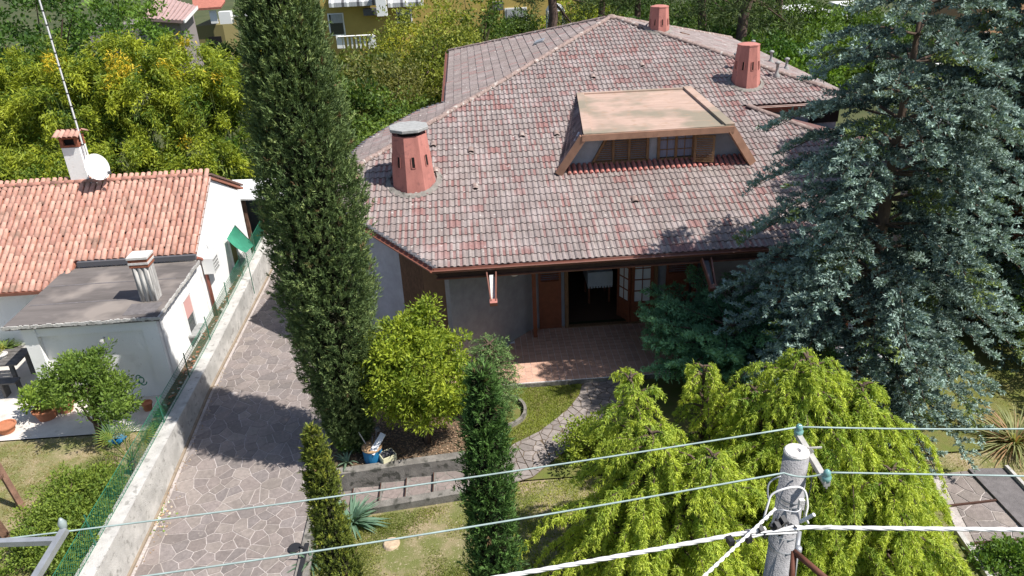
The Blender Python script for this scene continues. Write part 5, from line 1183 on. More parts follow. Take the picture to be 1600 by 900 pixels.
# golden weeping cedars
ca_, cb_ = (.13, .24, .035), (.55, .62, .085)
def topat(px, py, Y): return aty(px, py, Y)
tA = topat(1262, 560, 9.9)
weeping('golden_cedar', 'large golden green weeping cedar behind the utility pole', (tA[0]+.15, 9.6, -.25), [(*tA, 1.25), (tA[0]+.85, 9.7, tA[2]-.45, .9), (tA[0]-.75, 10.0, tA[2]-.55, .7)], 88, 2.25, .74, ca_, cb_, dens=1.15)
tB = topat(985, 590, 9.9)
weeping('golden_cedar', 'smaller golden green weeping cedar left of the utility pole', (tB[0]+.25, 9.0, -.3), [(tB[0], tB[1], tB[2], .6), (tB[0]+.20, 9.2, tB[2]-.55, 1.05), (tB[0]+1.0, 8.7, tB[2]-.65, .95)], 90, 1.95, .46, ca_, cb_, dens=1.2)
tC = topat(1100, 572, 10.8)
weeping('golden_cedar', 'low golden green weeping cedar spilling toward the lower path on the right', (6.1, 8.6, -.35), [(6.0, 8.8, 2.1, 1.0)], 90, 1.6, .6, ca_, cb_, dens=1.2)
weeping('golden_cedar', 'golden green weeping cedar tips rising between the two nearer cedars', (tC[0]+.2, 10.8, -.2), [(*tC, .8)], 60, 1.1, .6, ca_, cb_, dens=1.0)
# green spreading juniper on the right of the terrace
q = at(1110, 560, 0)
root = spruce('spreading_juniper', 'spreading soft green juniper at the right end of the terrace', (5.45, 14.7, -.1), 1.45, 1.9, 6, 12, (.05, .14, .065), (.27, .50, .25), z0=.35, needle=(.08, .03), dens=1.25, puff=8, tw=(-.1, .2), rprof=([0, .4, .8, 1], [1.9, 2.2, 2.0, 1.5]), upt=1.0)
# blue spruces
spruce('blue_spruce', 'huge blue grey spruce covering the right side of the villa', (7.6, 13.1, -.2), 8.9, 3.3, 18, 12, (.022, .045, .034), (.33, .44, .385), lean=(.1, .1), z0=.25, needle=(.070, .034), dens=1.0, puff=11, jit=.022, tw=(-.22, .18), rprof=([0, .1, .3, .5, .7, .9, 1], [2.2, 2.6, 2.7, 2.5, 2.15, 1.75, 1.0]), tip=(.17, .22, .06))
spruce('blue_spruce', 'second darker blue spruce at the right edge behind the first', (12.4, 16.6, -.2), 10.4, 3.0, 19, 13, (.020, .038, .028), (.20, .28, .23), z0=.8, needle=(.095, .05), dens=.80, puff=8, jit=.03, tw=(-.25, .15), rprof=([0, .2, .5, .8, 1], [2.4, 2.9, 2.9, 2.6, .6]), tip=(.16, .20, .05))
# right side plants
q = at(1582, 700, -.16); blades('phormium_clump', 'clump of long green and reddish strap leaves on the right lawn', 'plant', (q[0]+.1, q[1]+.1, -.16), 230, 1.0, .03, (.17, .21, .08), (.36, .36, .17), arch=.9, tipc=(.38, .24, .13))
hb = [((12.9, 12.2+k*.95, .95), (.62, .75, 1.15)) for k in range(9)]
bushy('clipped_hedge', 'tall clipped hedge with a sunny bright green top along the right boundary', 'hedge', (12.9, 16, -.15), hb, 900, 34, (.07, .045), (.05, .12, .016), (.24, .36, .05), cr=.19, shell=.85, tr=False)
q = at(1560, 880, -.3); bushy('leafy_shrub', 'dark green leafy shrub in the bottom right corner', 'shrub', (q[0]+.1, q[1]-.15, -.5), [((q[0]+.15, q[1]-.15, -.12), (.65, .36, .28))], 110, 40, (.075, .045), (.045, .10, .02), (.17, .28, .05), cr=.15, trunk_r=.03)
# lower path on the right with steps
lz2 = -.14
P = lambda px, py, z=lz2: at(px, py, z)
lp = [P(1452, 742), P(1512, 736), P(1602, 832), P(1700, 940), P(1570, 940), P(1543, 888), P(1495, 828)]
g = G(); g.add([(x, y, z+.004) for x, y, z in lp], [tuple(range(len(lp)))][::-1]); lower = obj('lower_path', g, MORTAR, None, kind='structure')
poly = [p_[:2] for p_ in lp]; hull = [poly[0], poly[6], poly[5], poly[4], poly[3], poly[2], poly[1]]
area = sum(hull[i][0]*hull[(i+1) % 7][1]-hull[(i+1) % 7][0]*hull[i][1] for i in range(7))
if area < 0: hull = hull[::-1]
lay_stones(lower, voronoi_stones(hull, .30, .024, 9), lambda x, y: lz2+.006, .008, stonecol)
for (a, b) in (((1466, 794), (1560, 783)), ((1516, 851), (1602, 844))): 
    A, B = P(*a), P(*b); g = G(); g.bar((A[0], A[1], lz2+.02), (B[0], B[1], lz2+.02), .035, .05); obj('riser', g, FASCIA, lower)
A, B, Cc, Dd = P(1512, 736), P(1570, 735), P(1650, 820), P(1602, 832)
g = G(); g.prism([A[:2], Dd[:2], Cc[:2], B[:2]], -.4, -.08); obj('dark_slab', g, ASPH, lower)
g = G(); g.bar((*B[:2], -.06), (*Cc[:2], -.06), .06, .10); L_, M_ = P(1493, 828), P(1560, 925); g.bar((*L_[:2], -.12), (*M_[:2], -.12), .09, .10); obj('edging', g, CONC, lower)
# ================================================================== UTILITY POLE AND WIRES
pt = np.array(ray(1245, 705))*6.0+[0, 0, CH]; pl = thing('utility_pole', 'round grey concrete utility pole with pale cap, brackets and cable clamps', 'utility pole', (pt[0], pt[1], -.5)); px_, py_, pz_ = map(float, pt)
g = G(); g.tube([(px_, py_, -.5), (px_, py_, pz_-.02)], [.19, .097], 32); obj('shaft', g, POLEC, pl, smooth=True)
g = G(); g.lathe((px_, py_, pz_-.02), [(.096, 0), (.098, .018), (.088, .030), (.03, .031), (.022, .012), (.01, .012)], 32); obj('cap', g, CHALK, pl)
def pp(px, py, t): v = np.array(ray(px, py))*t+[0, 0, CH]; return tuple(map(float, v))
I1, I2 = pp(1247, 680, 6.35), pp(1290, 752, 5.85)
g = G(); e0, e1 = Vector(I1)+(Vector(I1)-Vector(I2))*.05, Vector(I2)+(Vector(I2)-Vector(I1))*.06; g.bar(e0, e1, .045, .045)
g.bar(e0+Vector((0, 0, -.03)), e1+Vector((0, 0, -.03)), .012, .03)
g.bar((px_, py_, pz_-.10), pp(1270, 703, 6.0), .02, .03); g.bar(pp(1262, 700, 6.1), pp(1284, 699, 6.1), .012, .012); ca2 = obj('crossarm', g, mat('pale_steel', (.50, .48, .44), .6, .35, 10), pl)
def insul(p, name='insulator'):
    g = G(); g.lathe(p, [(.012, -.05), (.014, 0), (.036, .01), (.038, .05), (.026, .058), (.030, .07), (.026, .095), (.012, .11), (.006, .112)], 18); return obj(name, g, GLASSI, pl, smooth=True)
insul(I1); insul(I2)
i1 = (I1[0], I1[1], I1[2]+.085); i2 = (I2[0], I2[1], I2[2]+.085)
def cable(name, pts, r, m, label, cat='cable', n=6, sag=.0, group=None):
    out = []
    for a, b in zip(pts[:-1], pts[1:]):
        a, b = Vector(a), Vector(b); k = 18
        for i in range(k): t = i/k; out.append(a.lerp(b, t)-Vector((0, 0, sag*4*t*(1-t))))
    out.append(Vector(pts[-1])); g = G(); g.tube(out, r, n); return obj(name, g, m, None, label=label, cat=cat, group=group, smooth=True)
wl1 = pp(-60, 850, 6.3); cable('overhead_wire', [wl1, i1], .0072, WIREG, 'upper pale green wire running left from the pole top insulator', sag=.05)
cable('overhead_wire', [i1, pp(1720, 668, 6.6)], .0072, WIREG, 'upper pale green wire running right from the pole top insulator', sag=.02)
cable('overhead_wire', [pp(120, 915, 5.6), pp(1225, 739, 5.87), i2], .0072, WIREG, 'lower pale green wire running left from the pole insulator', sag=.04)
cable('overhead_wire', [i2, pp(1720, 746, 5.9)], .0072, WIREG, 'lower pale green wire running right from the pole insulator', sag=.0)
# twisted white bundles
def bundle(name, a, b, r, R_, label, turns, strands=3, sag=.0):
    a, b = Vector(a), Vector(b); root = thing(name, label, 'cable', tuple(a)); d = (b-a).normalized(); s = d.orthogonal().normalized(); u = d.cross(s)
    for k in range(strands):
        pts = []
        for i in range(141): t = i/140; f = 6.28319*(turns*t+k/strands); pts.append(a.lerp(b, t)+s*R_*math.cos(f)+u*R_*math.sin(f)-Vector((0, 0, sag*4*t*(1-t))))
        g = G(); g.tube(pts, r, 6); obj('strand', g, WIREW, root, smooth=True)
cA = pp(1238, 824, 5.75)
bundle('power_cable', cA, pp(1720, 829, 5.6), .0115, .006, 'thick twisted white power cable running right from the pole', 5)
bundle('power_cable', pp(720, 912, 5.3), pp(1196, 826, 5.62), .010, .0075, 'thick twisted white power cable running down left from the pole', 6, sag=.01)
bundle('power_cable', pp(1085, 915, 5.0), pp(1212, 795, 5.72), .007, .0065, 'thin twisted white service cable dropping from the pole clamps', 8, 2)
for k in range(5): t = k/4; a = Vector(pp(1142, 843, 5.55)).lerp(Vector(cA), t); g = G(); g.box(a+Vector((random.uniform(-.01, .01), -.01, random.uniform(-.01, .02))), (.04, .06, .05), .2+.3*t); obj('cable_clamp', g, BLACKP, pl)
for (x, y) in ((1166, 836), (1186, 828), (1212, 823), (1222, 815)): g = G(); q = Vector(pp(x, y, 5.62)); g.box(q, (.035, .05, .09), .3, rx=.4); g.tube([q+Vector((-.05, 0, .02)), q+Vector((.05, .0, -.02))], .013, 6); obj('cable_clamp', g, BLACKP, pl)
g = G()
for a, b in (((1150, 846), (1240, 822)), ((1160, 836), (1250, 832)), ((1188, 832), (1300, 822))): g.tube([pp(*a, 5.6), pp(*b, 5.62)], .009, 6)
g.tube([pp(1251, 815, 5.6), pp(1272, 804, 5.5)], .014, 8); obj('cable_tail', g, WIREW, pl)
def loop(pts, r, m, name, t=5.7): g = G(); 
def lp_(pts, r, m, name, t):
    P_ = [Vector(pp(x, y, t+dt)) for x, y, dt in pts]; out = []
    for i in range(len(P_)-1):
        p0, p1, p2, p3 = P_[max(i-1, 0)], P_[i], P_[i+1], P_[min(i+2, len(P_)-1)]
        for k in range(6): s = k/6; out.append(.5*((2*p1)+(-p0+p2)*s+(2*p0-5*p1+4*p2-p3)*s*s+(-p0+3*p1-3*p2+p3)*s**3))
    out.append(P_[-1]); g = G(); g.tube(out, r, 6); obj(name, g, m, pl, smooth=True)
lp_([(1193, 812, 0), (1200, 788, 0), (1206, 773, 0), (1225, 764, -.02), (1246, 761, 0), (1258, 768, 0), (1262, 790, 0), (1259, 806, 0), (1263, 818, 0)], .0085, WIREW, 'jumper_cable', 5.72)
lp_([(1200, 779, .2), (1200, 760, .2), (1207, 750, .2), (1220, 744, .2)], .007, STEEL, 'jumper_cable', 5.72)
lp_([(1197, 814, 0), (1208, 800, 0), (1222, 797, -.03), (1244, 800, -.02), (1252, 793, 0)], .005, STEEL, 'jumper_cable', 5.70)
lp_([(1268, 745, 0), (1266, 765, 0), (1258, 790, 0), (1255, 812, -.05)], .005, BLACKP, 'jumper_cable', 5.8)
for z in (pz_-.42, pz_-.47, pz_-.80, pz_-.95): g = G(); g.tube([(px_+(.097+.0155*(pz_-z))*1.02*math.cos(k*.3927), py_+(.097+.0155*(pz_-z))*1.02*math.sin(k*.3927), z+.02*math.sin(k*.39)) for k in range(17)], .006, 5); obj('steel_band', g, STEEL, pl)
g = G(); q = Vector(pp(1252, 788, 5.7)); g.box(q, (.04, .03, .09)); g.box(q+Vector((.0, 0, -.03)), (.05, .02, .03), .3); obj('bolt_plate', g, CHALK, pl)
g = G(); g.tube([pp(1236, 915, 5.42), pp(1241, 862, 5.50)], .022, 12); g.tube([pp(1241, 862, 5.50), pp(1300, 912, 5.2)], .022, 12); obj('bracket_pipe', g, RUST, pl, smooth=True)
g = G(); g.tube([pp(1238, 915, 5.5), pp(1249, 830, 5.62)], .017, 12); g.lathe(pp(1247, 860, 5.55), [(.024, -.02), (.026, .0), (.024, .03)], 12); obj('conduit', g, STEEL, pl, smooth=True)
# steel crossarm of the next pole, bottom left
ax = thing('steel_bracket', 'galvanised steel pole bracket with glass insulator entering at the bottom left', 'bracket', pp(70, 870, 6.1))
g = G(); g.bar(pp(102, 827, 6.3), pp(50, 912, 6.0), .055, .055); obj('arm', g, STEEL, ax)
g = G(); g.bar(pp(88, 845, 6.24), pp(-30, 849, 6.24), .05, .05); obj('brace', g, STEEL, ax)
q = pp(99, 823, 6.3); g = G(); g.lathe(q, [(.01, -.05), (.03, .0), (.035, .04), (.02, .07), (.01, .09)], 14); obj('insulator', g, mat('grey_glass', (.28, .33, .32), .15, spec=.8), ax, smooth=True)
# ================================================================== BACKGROUND
# bamboo
cB1, cB2 = (.05, .11, .016), (.42, .46, .04)
bm = [(-22.5, 29.8, 4.6, 1.8), (-8.2, 30.4, 5.2, 1.4), (-19.8, 27.8, 3.6, 1.5), (-14.8, 27.6, 3.3, 1.4), (-20.5, 31.5, 5.2, 2.0), (-18.2, 29.6, 5.3, 1.7), (-16.6, 31.2, 6.1, 1.8), (-14.9, 29.5, 5.6, 1.6), (-13.2, 31.0, 6.2, 1.7), (-11.9, 29.2, 5.6, 1.5), (-10.4, 30.6, 6.0, 1.6), (-9.3, 28.9, 5.0, 1.3), (-17.4, 27.9, 3.6, 1.4), (-12.4, 27.6, 3.4, 1.3), (-9.6, 27.2, 3.3, 1.2)]
blab = ['cut by the left frame edge', 'half hidden by the giant cypress', 'low at the left frame edge', 'low behind the dish chimney', 'at the left frame edge', 'behind the dish chimney left', 'with its crown behind the antenna mast', 'just right of the antenna mast', 'with the orange topmost tuft near the grey roof', 'in the middle of the grove', 'near the giant cypress', 'touching the giant cypress', 'low in front of the grove at left', 'low in front above the tiled roof', 'low beside the canopy']
for (x, y, h, r), lb in zip(bm, blab):
    h = h+.75 if h > 4.5 else h
    root = thing('bamboo_clump', 'yellow green bamboo clump '+lb, 'bamboo', (x, y, 0), 'bamboo clumps behind the small house')
    g = G()
    for k in range(7): a = random.random()*6.28; g.tube([(x+.3*math.cos(a), y+.3*math.sin(a), 0), (x+.5*math.cos(a), y+.5*math.sin(a), h*.5), (x+r*.5*math.cos(a), y+r*.5*math.sin(a), h*.78)], [.03, .02, .006], 5)
    obj('culm', g, mat('culm_%d' % 1, (.08, .11, .03), .7) if 'culm_1' not in MATS else MATS['culm_1'], root)
    nc = 54; u = unit(nc); u[:, 2] = np.abs(u[:, 2])*1.2-.5; ce = np.array([x, y, h*.60])+u*np.array([r*1.05, r, h*.42])*(.7+.35*RNG.random((nc, 1)))
    P_, D_, T_, K_ = [], [], [], []; nl = 260
    for c in ce:
        ang = math.atan2(c[1]-y, c[0]-x)+random.uniform(-.5, .5); ln = random.uniform(.7, 1.25); dd = np.array([math.cos(ang)*.75, math.sin(ang)*.75, random.uniform(.1, .8)])
        tone = -.12+.75*(c[2]/h-.3)+random.uniform(-.2, .35); t = RNG.random(nl)[:, None]
        pos = c+dd*ln*t+np.array([0, 0, -.85])*ln*t*t+RNG.normal(size=(nl, 3))*(.15-.06*t)
        P_.append(pos); D_.append(np.tile(dd*.6, (nl, 1))+RNG.normal(size=(nl, 3))*.5+np.array([0, 0, -.6])); T_.append(tone+.35*t[:, 0]+RNG.normal(size=nl)*.13); K_.append(np.full(nl, (c[2] > h*.84) and random.random() < .28))
    P_, D_, T_, K_ = np.vstack(P_), np.vstack(D_), np.concatenate(T_), np.concatenate(K_); n = len(P_)
    T = tints(n, cB1, cB2, T_); k = K_ & (RNG.random(n) < .6); T[k] = np.array((.58, .44, .035))*(1+RNG.uniform(-.2, .2, (k.sum(), 1)))
    leafmesh('foliage', P_, D_, .17*(.6+.7*RNG.random(n)), .055, T, FOL, root, tri=True)
def bgtree(name, label, px, pytop, Y, r, ca, cb, group='trees beyond the houses', nc=120, per=40, leaf=(.20, .11), h=None, base=True, flat=.85, cr=.42):
    nc = int(nc*1.35)
    x, _, zt = aty(px, pytop, Y); H = h or max(zt, 1.2)
    return bushy(name, label, 'tree', (x, Y, 0), [((x, Y, H*.58), (r, r, H*.42)), ((x, Y-.3, H*.28), (r*.9, r*.8, H*.28)), ((x-r*.45, Y-.2*r, H*.42), (r*.7, r*.7, H*.3)), ((x+r*.4, Y-.1*r, H*.70), (r*.6, r*.6, H*.28))], nc, per, leaf, ca, cb, group, trunk_r=.14, cr=cr, shell=.6)
DG1, DG2 = (.022, .060, .014), (.095, .175, .03)
MG1, MG2 = (.04, .09, .016), (.24, .32, .04)
bgtree('broadleaf_tree', 'dark green broadleaf tree in the top left corner', 20, -60, 38, 3.6, DG1, DG2, nc=220)
bgtree('broadleaf_tree', 'fresh green broadleaf tree right of the aerial mast top', 150, -30, 42, 3.4, MG1, (.20, .33, .05), nc=220)
bgtree('broadleaf_tree', 'dark green broadleaf tree behind the bamboo at the left edge', -30, 60, 33.5, 2.8, DG1, DG2, nc=150)
bgtree('broadleaf_tree', 'mid green broadleaf tree left of the grey roofed house', 205, -5, 52, 2.2, MG1, (.20, .30, .05), nc=150)
bgtree('shrubby_tree', 'olive brown leafed tree between the giant cypress and the villa', 590, 92, 33, 1.9, (.09, .11, .03), (.24, .22, .06), nc=170, leaf=(.13, .07), cr=.34)
bgtree('shrubby_tree', 'tall yellow green tree at the left corner of the villa roof', 660, 2, 38, 2.7, (.08, .12, .02), (.36, .38, .06), nc=260, leaf=(.15, .08), cr=.38)
bgtree('shrubby_tree', 'bright yellow topped shrub in front of the yellow building', 628, 42, 44, 1.5, (.22, .24, .02), (.50, .48, .04), nc=90, leaf=(.16, .08), cr=.34)
bgtree('shrubby_tree', 'dark green shrub beside the left roof gutter', 640, 150, 28.5, 1.6, DG1, (.20, .28, .04), nc=170, leaf=(.12, .07), cr=.3)
bgtree('shrubby_tree', 'low green shrub between the giant cypress and the raked eave', 600, 175, 25.8, 1.3, (.05, .11, .02), (.20, .28, .05), nc=130, leaf=(.11, .06), cr=.26)
bgtree('shrubby_tree', 'dark green tree against the end of the yellow building', 735, -2, 40.5, 2.2, DG1, (.15, .22, .035), nc=150, leaf=(.16, .09), cr=.38)
# hedge row strip beyond the grey roof house
hx = aty(350, 30, 60)
bushy('clipped_hedge', 'straight dark hedge in front of the olive walled house', 'hedge', (hx[0]-.5, 58, 0), [((hx[0]-3.2+k*1.3, 58, .9), (1.0, .7, 1.0)) for k in range(7)], 260, 34, (.22, .14), (.05, .09, .025), (.11, .17, .04), cr=.35, shell=.8, tr=False)
# houses top left
def fars(name, label, parts, cat='house', loc=None):
    h_ = thing(name, label, cat, loc)
    for nm, g, m in parts: obj(nm, g, m, h_)
    return h_
Y = 50; a, b, c, e = aty(308, 9, Y+2), aty(288, 31, Y-1.5), aty(262, 30, Y-1.5), aty(232, -12, Y+5)
g = G(); tl, tr_, br, bl = aty(245, -8, 54), aty(308, 10, 52.5), aty(288, 32, 49.0), aty(225, 28, 49.0); g.slab(bl, br, tr_, tl, .18)
gs = G()
for k in range(11): t = k/10; gs.bar(Vector(bl).lerp(Vector(br), t)+Vector((0, 0, .03)), Vector(tl).lerp(Vector(tr_), t)+Vector((0, 0, .03)), .07, .05)
gw_ = G(); gw_.prism([(br[0]-.5, 49.6), (br[0]-6, 49.6), (tr_[0]-6, 53), (tr_[0]-.5, 53)], 0, br[2]-.1)
gf = G(); gf.bar(Vector(br)+Vector((0, -.03, -.05)), Vector(tr_)+Vector((0, 0, -.05)), .08, .2)
fars('far_house', 'far house with a pinkish grey seamed roof behind the bamboo', [('roof', g, PINKT), ('seam', gs, PINKT), ('wall', gw_, GREYWALL), ('fascia', gf, WHITE2)], loc=(br[0]-3, 51, 0))
c1, c2, c3, c4 = aty(305, 14, 60), aty(346, 10, 60), aty(352, -6, 63), aty(330, -12, 66)
g = G(); g.slab(aty(302, 13.5, 60), aty(345, 10.5, 60), aty(330, -6, 64), aty(300, -2, 64), .15); g.slab(aty(345, 10.5, 60), aty(352, 1, 63), aty(342, -12, 66), aty(330, -6, 64), .15)
w = G(); wx0, wx1 = aty(300, 20, 60.6)[0], aty(344, 20, 60.6)[0]; w.box(((wx0+wx1)/2, 62.5, 1.5), (wx1-wx0, 3.8, 3.0+.0)); wd = G(); xx = aty(328, 20, 60.55); wd.box((xx[0], 60.55, 1.2), (.9, .1, 2.0)); cu = G(); q = aty(333, 22, 60.3); cu.box((q[0], 60.3, q[2]-.2), (.5, .1, .9))
fars('far_house', 'far house with a red tiled roof and olive wall behind the hedge', [('roof', g, REDT), ('wall', w, OLIVEW), ('door', wd, DARK), ('curtain', cu, WHITE2)], loc=((wx0+wx1)/2, 62, 0))
g = G(); q = aty(352, 20, 57); g.box((q[0], 57, q[2]-.3), (.8, .6, .8)); g.box((q[0]+1.4, 57, q[2]-.2), (1.6, .5, .12)); obj('garden_bench', g, WHITE2, None, label='white garden seat by the end of the far hedge', cat='bench')
# yellow building
Yb = 60.0; zz = lambda py, px=560, Y=Yb: aty(px, py, Y)[2]
yb0, yb1 = aty(505, 40, Yb)[0], aty(905, 40, Yb)[0]
yb = thing('yellow_building', 'long yellow building with striped awnings, white pillar and balcony', 'building', ((yb0+yb1)/2, Yb, 0))
g = G(); g.box(((yb0+yb1)/2, Yb+4, 4.5), (yb1-yb0, 8, 9)); obj('wall', g, YELW, yb)
def wbox(px0, py0, px1, py1, Y, d, m, name, parent, lab=None):
    a = aty(px0, py1, Y); b = aty(px1, py0, Y); g = G(); g.box(((a[0]+b[0])/2, Y, (a[2]+b[2])/2), (abs(b[0]-a[0]), d, abs(b[2]-a[2]))); return obj(name, g, m, parent, label=lab)
def bwin(px0, py0, px1, py1, sh_=True):
    w = wbox(px0-2, py0-2, px1+2, py1+2, Yb-.03, .08, WHITE2, 'window', yb); wbox(px0, py0, px1, py1, Yb-.08, .05, GLASS, 'pane', w)
    if sh_: wbox(px0, py0, px1, py0+(py1-py0)*.45, Yb-.12, .05, AWN, 'blind', w)
    return w
bwin(518, 22, 534, 54); bwin(623, 16, 641, 34); bwin(792, 13, 821, 46); wbox(800, -30, 850, -15, Yb-.03, .1, GLASS, 'window', yb)
for (p0, p1) in ((514, 590), (606, 664)):
    for k in range(int((p1-p0)/4)):
        a = aty(p0+k*4, 3, Yb-1.2); b = aty(p0+k*4+3.6, 12, Yb-1.6); g = G(); t = aty(p0+k*4, -14, Yb); u = aty(p0+k*4+3.6, -14, Yb)
        x0, x1 = aty(p0+k*4, 10, Yb-1.3)[0], aty(p0+k*4+4, 10, Yb-1.3)[0]; zt, zb2 = zz(-18), aty(p0, 11, Yb-1.3)[2]
        g.slab((x0, Yb-1.3, zb2+.25), (x1, Yb-1.3, zb2+.25), (x1, Yb, zt), (x0, Yb, zt), .03); g.box(((x0+x1)/2, Yb-1.3, zb2+.1), (x1-x0-.01, .03, .28)); obj('awning_stripe', g, [AWN, WHITE2, SHEETM][k % 3 if k % 2 else 0], yb)
wbox(590, -20, 601, 25, Yb-1.4, .5, WHITE2, 'pillar', yb); wbox(569, 12, 591, 24, Yb-.4, .6, SHEETM, 'air_unit', yb); wbox(770, 2, 786, 16, Yb-.4, .6, SHEETM, 'air_unit', yb)
bal = wbox(528, 54, 583, 57, 52.5, .4, WHITE2, 'balcony_rail', yb)
for k in range(9): q = aty(529+k*6.6, 55, 52.5); g = G(); g.box((q[0], 52.5, q[2]-.42), (.10 if k % 8 else .35, .10, .8)); obj('baluster', g, WHITE2, bal)
# lantern like white summerhouse
q = aty(868, 40, 50); lt = thing('white_gazebo', 'small white pointed glass gazebo beyond the roof ridge', 'gazebo', (q[0], 50, 0)); zt = aty(867, 4, 50)[2]; zs = aty(867, 16, 50)[2]
g = G(); g.lathe((q[0], 50, zs), [(.75, 0), (.55, (zt-zs)*.6), (.05, zt-zs)], 4, rot=.785); obj('canopy', g, WHITE2, lt)
for sx_, sy_ in ((-.5, -.5), (.5, -.5), (.5, .5), (-.5, .5)): g = G(); g.box((q[0]+sx_, 50+sy_, zs/2), (.08, .08, zs)); obj('post', g, WHITE2, lt)
# pines behind the roof: trunks and dark canopies
def pine(px, py0, Y, r, label, cr=2.4, lean=0.0, ch=8.5, cblobs=None):
    x = aty(px, py0, Y)[0]; t = thing('pine_tree', label, 'tree', (x, Y, 0), 'tall pines behind the villa'); trunk(t, (x, Y, 0), (x+lean, Y, ch), r, r*.55, mat('pine_bark', (.15, .10, .08), .95, .5, 6, .8, 20) if 'pine_bark' not in MATS else MATS['pine_bark'], bend=.12)
    cs = []
    for k in range(60): a = random.random()*6.28; rr = cr*random.random()**.5; cs.append((x+lean*.8+rr*math.cos(a), Y+rr*math.sin(a), ch*random.uniform(.26, 1.0)))
    P_, U_, idx = clumped(np.array(cs), .62, 90, .5); n = len(P_)
    leafmesh('crown', P_, U_+np.array([0, 0, .3]), .26, .05, tints(n, (.03, .055, .02), (.12, .16, .04)), NEE, t); limbs(t, (x+lean*.6, Y, ch*.6), cs[:10], .08)
pine(858, 25, 46, .34, 'pine with a thick dark trunk beside the white gazebo', lean=.3)
pine(940, 15, 48, .26, 'pine with a pale trunk behind the roof apex', 2.0)
pine(995, 10, 49, .22, 'slender pine directly right of the roof apex', 2.2)
pine(1098, 30, 45, .30, 'pine with a straight trunk right of the small ridge chimney', 2.4)
pine(1150, 40, 42, .36, 'leaning thick trunked pine behind the right hip', 2.8, .9)
pine(1215, 30, 47, .28, 'pine half hidden beside the white shed', 2.5)
for (px, py, Y, r, a, b, lb) in ((905, 5, 54, 2.6, (.14, .20, .02), (.42, .46, .05), 'sunny yellow green tree beyond the gazebo'), (1040, 5, 52, 3.0, DG1, (.13, .20, .04), 'dark tree filling the gap behind the ridge chimney'), (1120, 45, 43, 2.0, DG1, DG2, 'low dark tree behind the right roof slope'), (1190, 60, 40, 2.2, (.03, .08, .015), (.13, .24, .035), 'fresh green tree beyond the vent pipes'), (1250, 80, 38, 2.0, (.04, .09, .016), (.20, .33, .04), 'bright green tree between the villa and the blue spruce'), (1290, 40, 42, 2.4, (.05, .10, .02), (.17, .26, .05), 'green tree behind the top of the blue spruce'), (985, 0, 60, 3.0, DG1, DG2, 'distant dark tree above the roof apex'), (1380, 20, 44, 2.6, DG1, (.14, .22, .04), 'dark tree hidden behind the blue spruce'), (745, 0, 66, 3.2, DG1, DG2, 'dark tree rising over the yellow building'),(1210, 0, 56, 3.4, DG1, (.12, .18, .04), 'big dark tree at the top centre right'), (1560, 70, 40, 2.2, DG1, (.14, .22, .04), 'dark tree near the ochre house')):
    bgtree('broadleaf_tree', lb, px, py, Y, r, a, b, nc=180)
for (px, py, Y, r, a, b, lb) in ((560, 85, 36, 2.2, (.04, .08, .015), (.20, .22, .05), 'olive tree right beside the giant cypress top'), (535, 130, 31, 1.8, DG1, (.15, .22, .04), 'dark shrubby tree behind the giant cypress'), (690, 60, 42, 1.9, DG1, (.16, .22, .04), 'dark leafy tree at the left roof gutter end'), (930, -30, 64, 4.2, DG1, DG2, 'dark broad tree between the gazebo and the pines'), (1060, -25, 62, 4.2, DG1, DG2, 'dark broad tree above the ridge chimney'), (1160, -20, 60, 4.0, DG1, DG2, 'dark broad tree above the right hip'), (1255, 12, 46, 2.2, (.04, .09, .016), (.16, .26, .04), 'leafy tree screening the white shed'), (1322, 5, 52, 2.4, DG1, (.14, .2, .04), 'leafy tree screening the white canopy'), (1020, 30, 40, 1.7, DG1, DG2, 'low dark shrub tree behind the apex'), (800, 25, 52, 1.7, (.03, .07, .015), (.14, .2, .04), 'dark tree in front of the yellow building end')):
    bgtree('broadleaf_tree', lb, px, py, Y, r, a, b, nc=170)
# white shed and roofs at the right
w = thing('white_shed', 'white shed glimpsed through the trees at the upper right', 'shed', (*aty(1246, 45, 52)[:2], 0)); wbox(1230, 16, 1278, 44, 52, 3, WHITE2, 'wall', w); wbox(1226, 11, 1282, 17, 51.8, 3.6, WHITE2, 'roof', w)
w = thing('white_shed', 'white canopy seen beyond the top of the blue spruce', 'shed', (*aty(1330, 15, 60)[:2], 0)); wbox(1305, 4, 1350, 32, 60, 3, WHITE2, 'wall', w)
oc = thing('ochre_house', 'ochre house with white base glimpsed between the two spruces', 'house', (*aty(1520, 60, 48)[:2], 0)); wbox(1478, -40, 1640, 96, 48, 6, OCHW, 'wall', oc); wbox(1530, 50, 1545, 85, 44.9, .2, GREYWALL, 'window', oc); wbox(1465, 96, 1562, 118, 44.5, 1, WHITE2, 'base', oc)
q = at(1485, 140, 0); g = G(); g.prism([at(1455, 150)[:2], at(1505, 158)[:2], at(1530, 122)[:2], at(1455, 122)[:2]], -.03, -.02); obj('back_lawn', g, MATS['bright_lawn'], None, kind='structure')
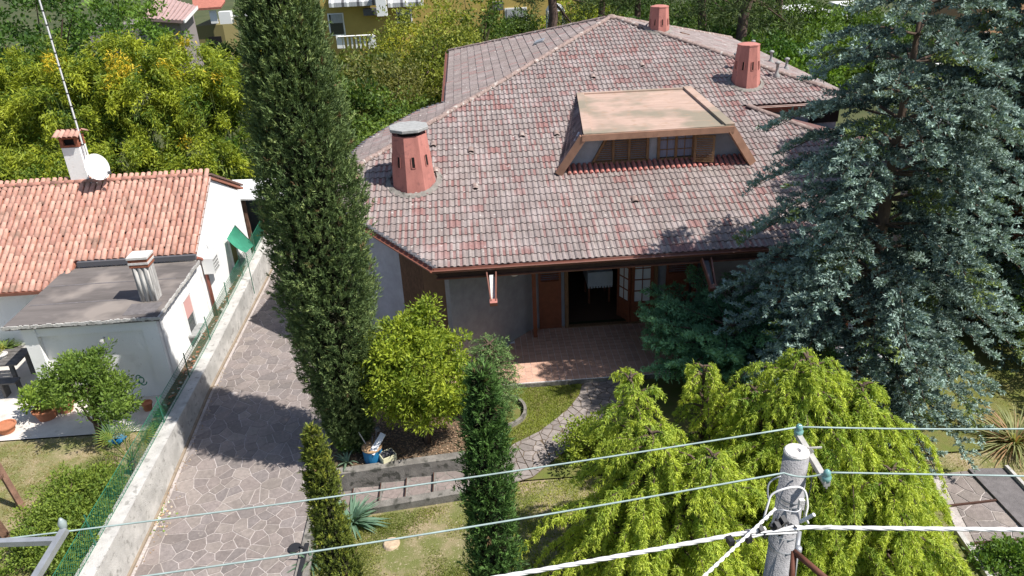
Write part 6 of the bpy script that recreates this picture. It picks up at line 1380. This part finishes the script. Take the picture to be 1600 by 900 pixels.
w = thing('low_tiled_shed', 'low shed roof of brick red tiles behind the blue spruce', 'shed', (*at(1478, 155, 1)[:2], 0)); g = G(); g.slab(at(1455, 168, 2), at(1492, 162, 2), at(1490, 156, 2.3), at(1466, 149, 2.3), .1); obj('roof', g, REDT, w); g = G(); g.prism([at(1458, 168, 2)[:2], at(1490, 163, 2)[:2], at(1489, 158, 2)[:2], at(1466, 152, 2)[:2]], 0, 1.9); obj('wall', g, GREYWALL, w)
car = thing('grey_lean_to', 'pale grey lean-to roof half hidden in the spruce', 'shed', (*at(1472, 182, 1)[:2], 0)); g = G(); g.slab(at(1450, 190, 2), at(1492, 188, 2), at(1490, 178, 2.1), at(1450, 178, 2.1), .1); obj('roof', g, CAPC, car); g = G(); g.box((*at(1472, 186, 1.9)[:2], .95), (1.0, .6, 1.85)); obj('wall', g, GREYWALL, car)
# neighbour's tiled roof at the right edge
nh = thing('neighbour_house', 'neighbouring house with bright orange clay roof at the right edge', 'house', (18.5, 22, 0))
g = G(); A, B, Cc, Dd = at(1560, 350, 2.6), at(1660, 420, 2.6), at(1660, 250, 4.2), at(1560, 230, 4.2); g.slab(A, B, Cc, Dd, .1); ro = obj('roof', g, mat('clay_pan_bright', (.42, .15, .08), .9), nh)
A, B, Cc, Dd = map(Vector, (A, B, Cc, Dd)); nn = (B-A).cross(Dd-A).normalized(); n1 = 26; n2 = 14; g = G()
for i in range(n1):
    a, b = A.lerp(B, (i+.5)/n1), Dd.lerp(Cc, (i+.5)/n1)
    for j in range(n2): c = tuple(q*random.uniform(.85, 1.1) for q in (.58, .22, .13)); p, q2 = a.lerp(b, j/n2)+nn*.05, a.lerp(b, (j+1.05)/n2)+nn*.03; g.tube([p, q2], [.085, .07], 6, col=c, caps=False)
tag(obj('roof_tiles', g, COPPO, ro, smooth=True), kind='stuff')
g = G(); g.prism([(A.x+.4, A.y+.5), (A.x+4, A.y-.4), (A.x+4, A.y+5), (A.x+.4, A.y+5)], 0, 2.5); obj('wall', g, GREYWALL, nh)
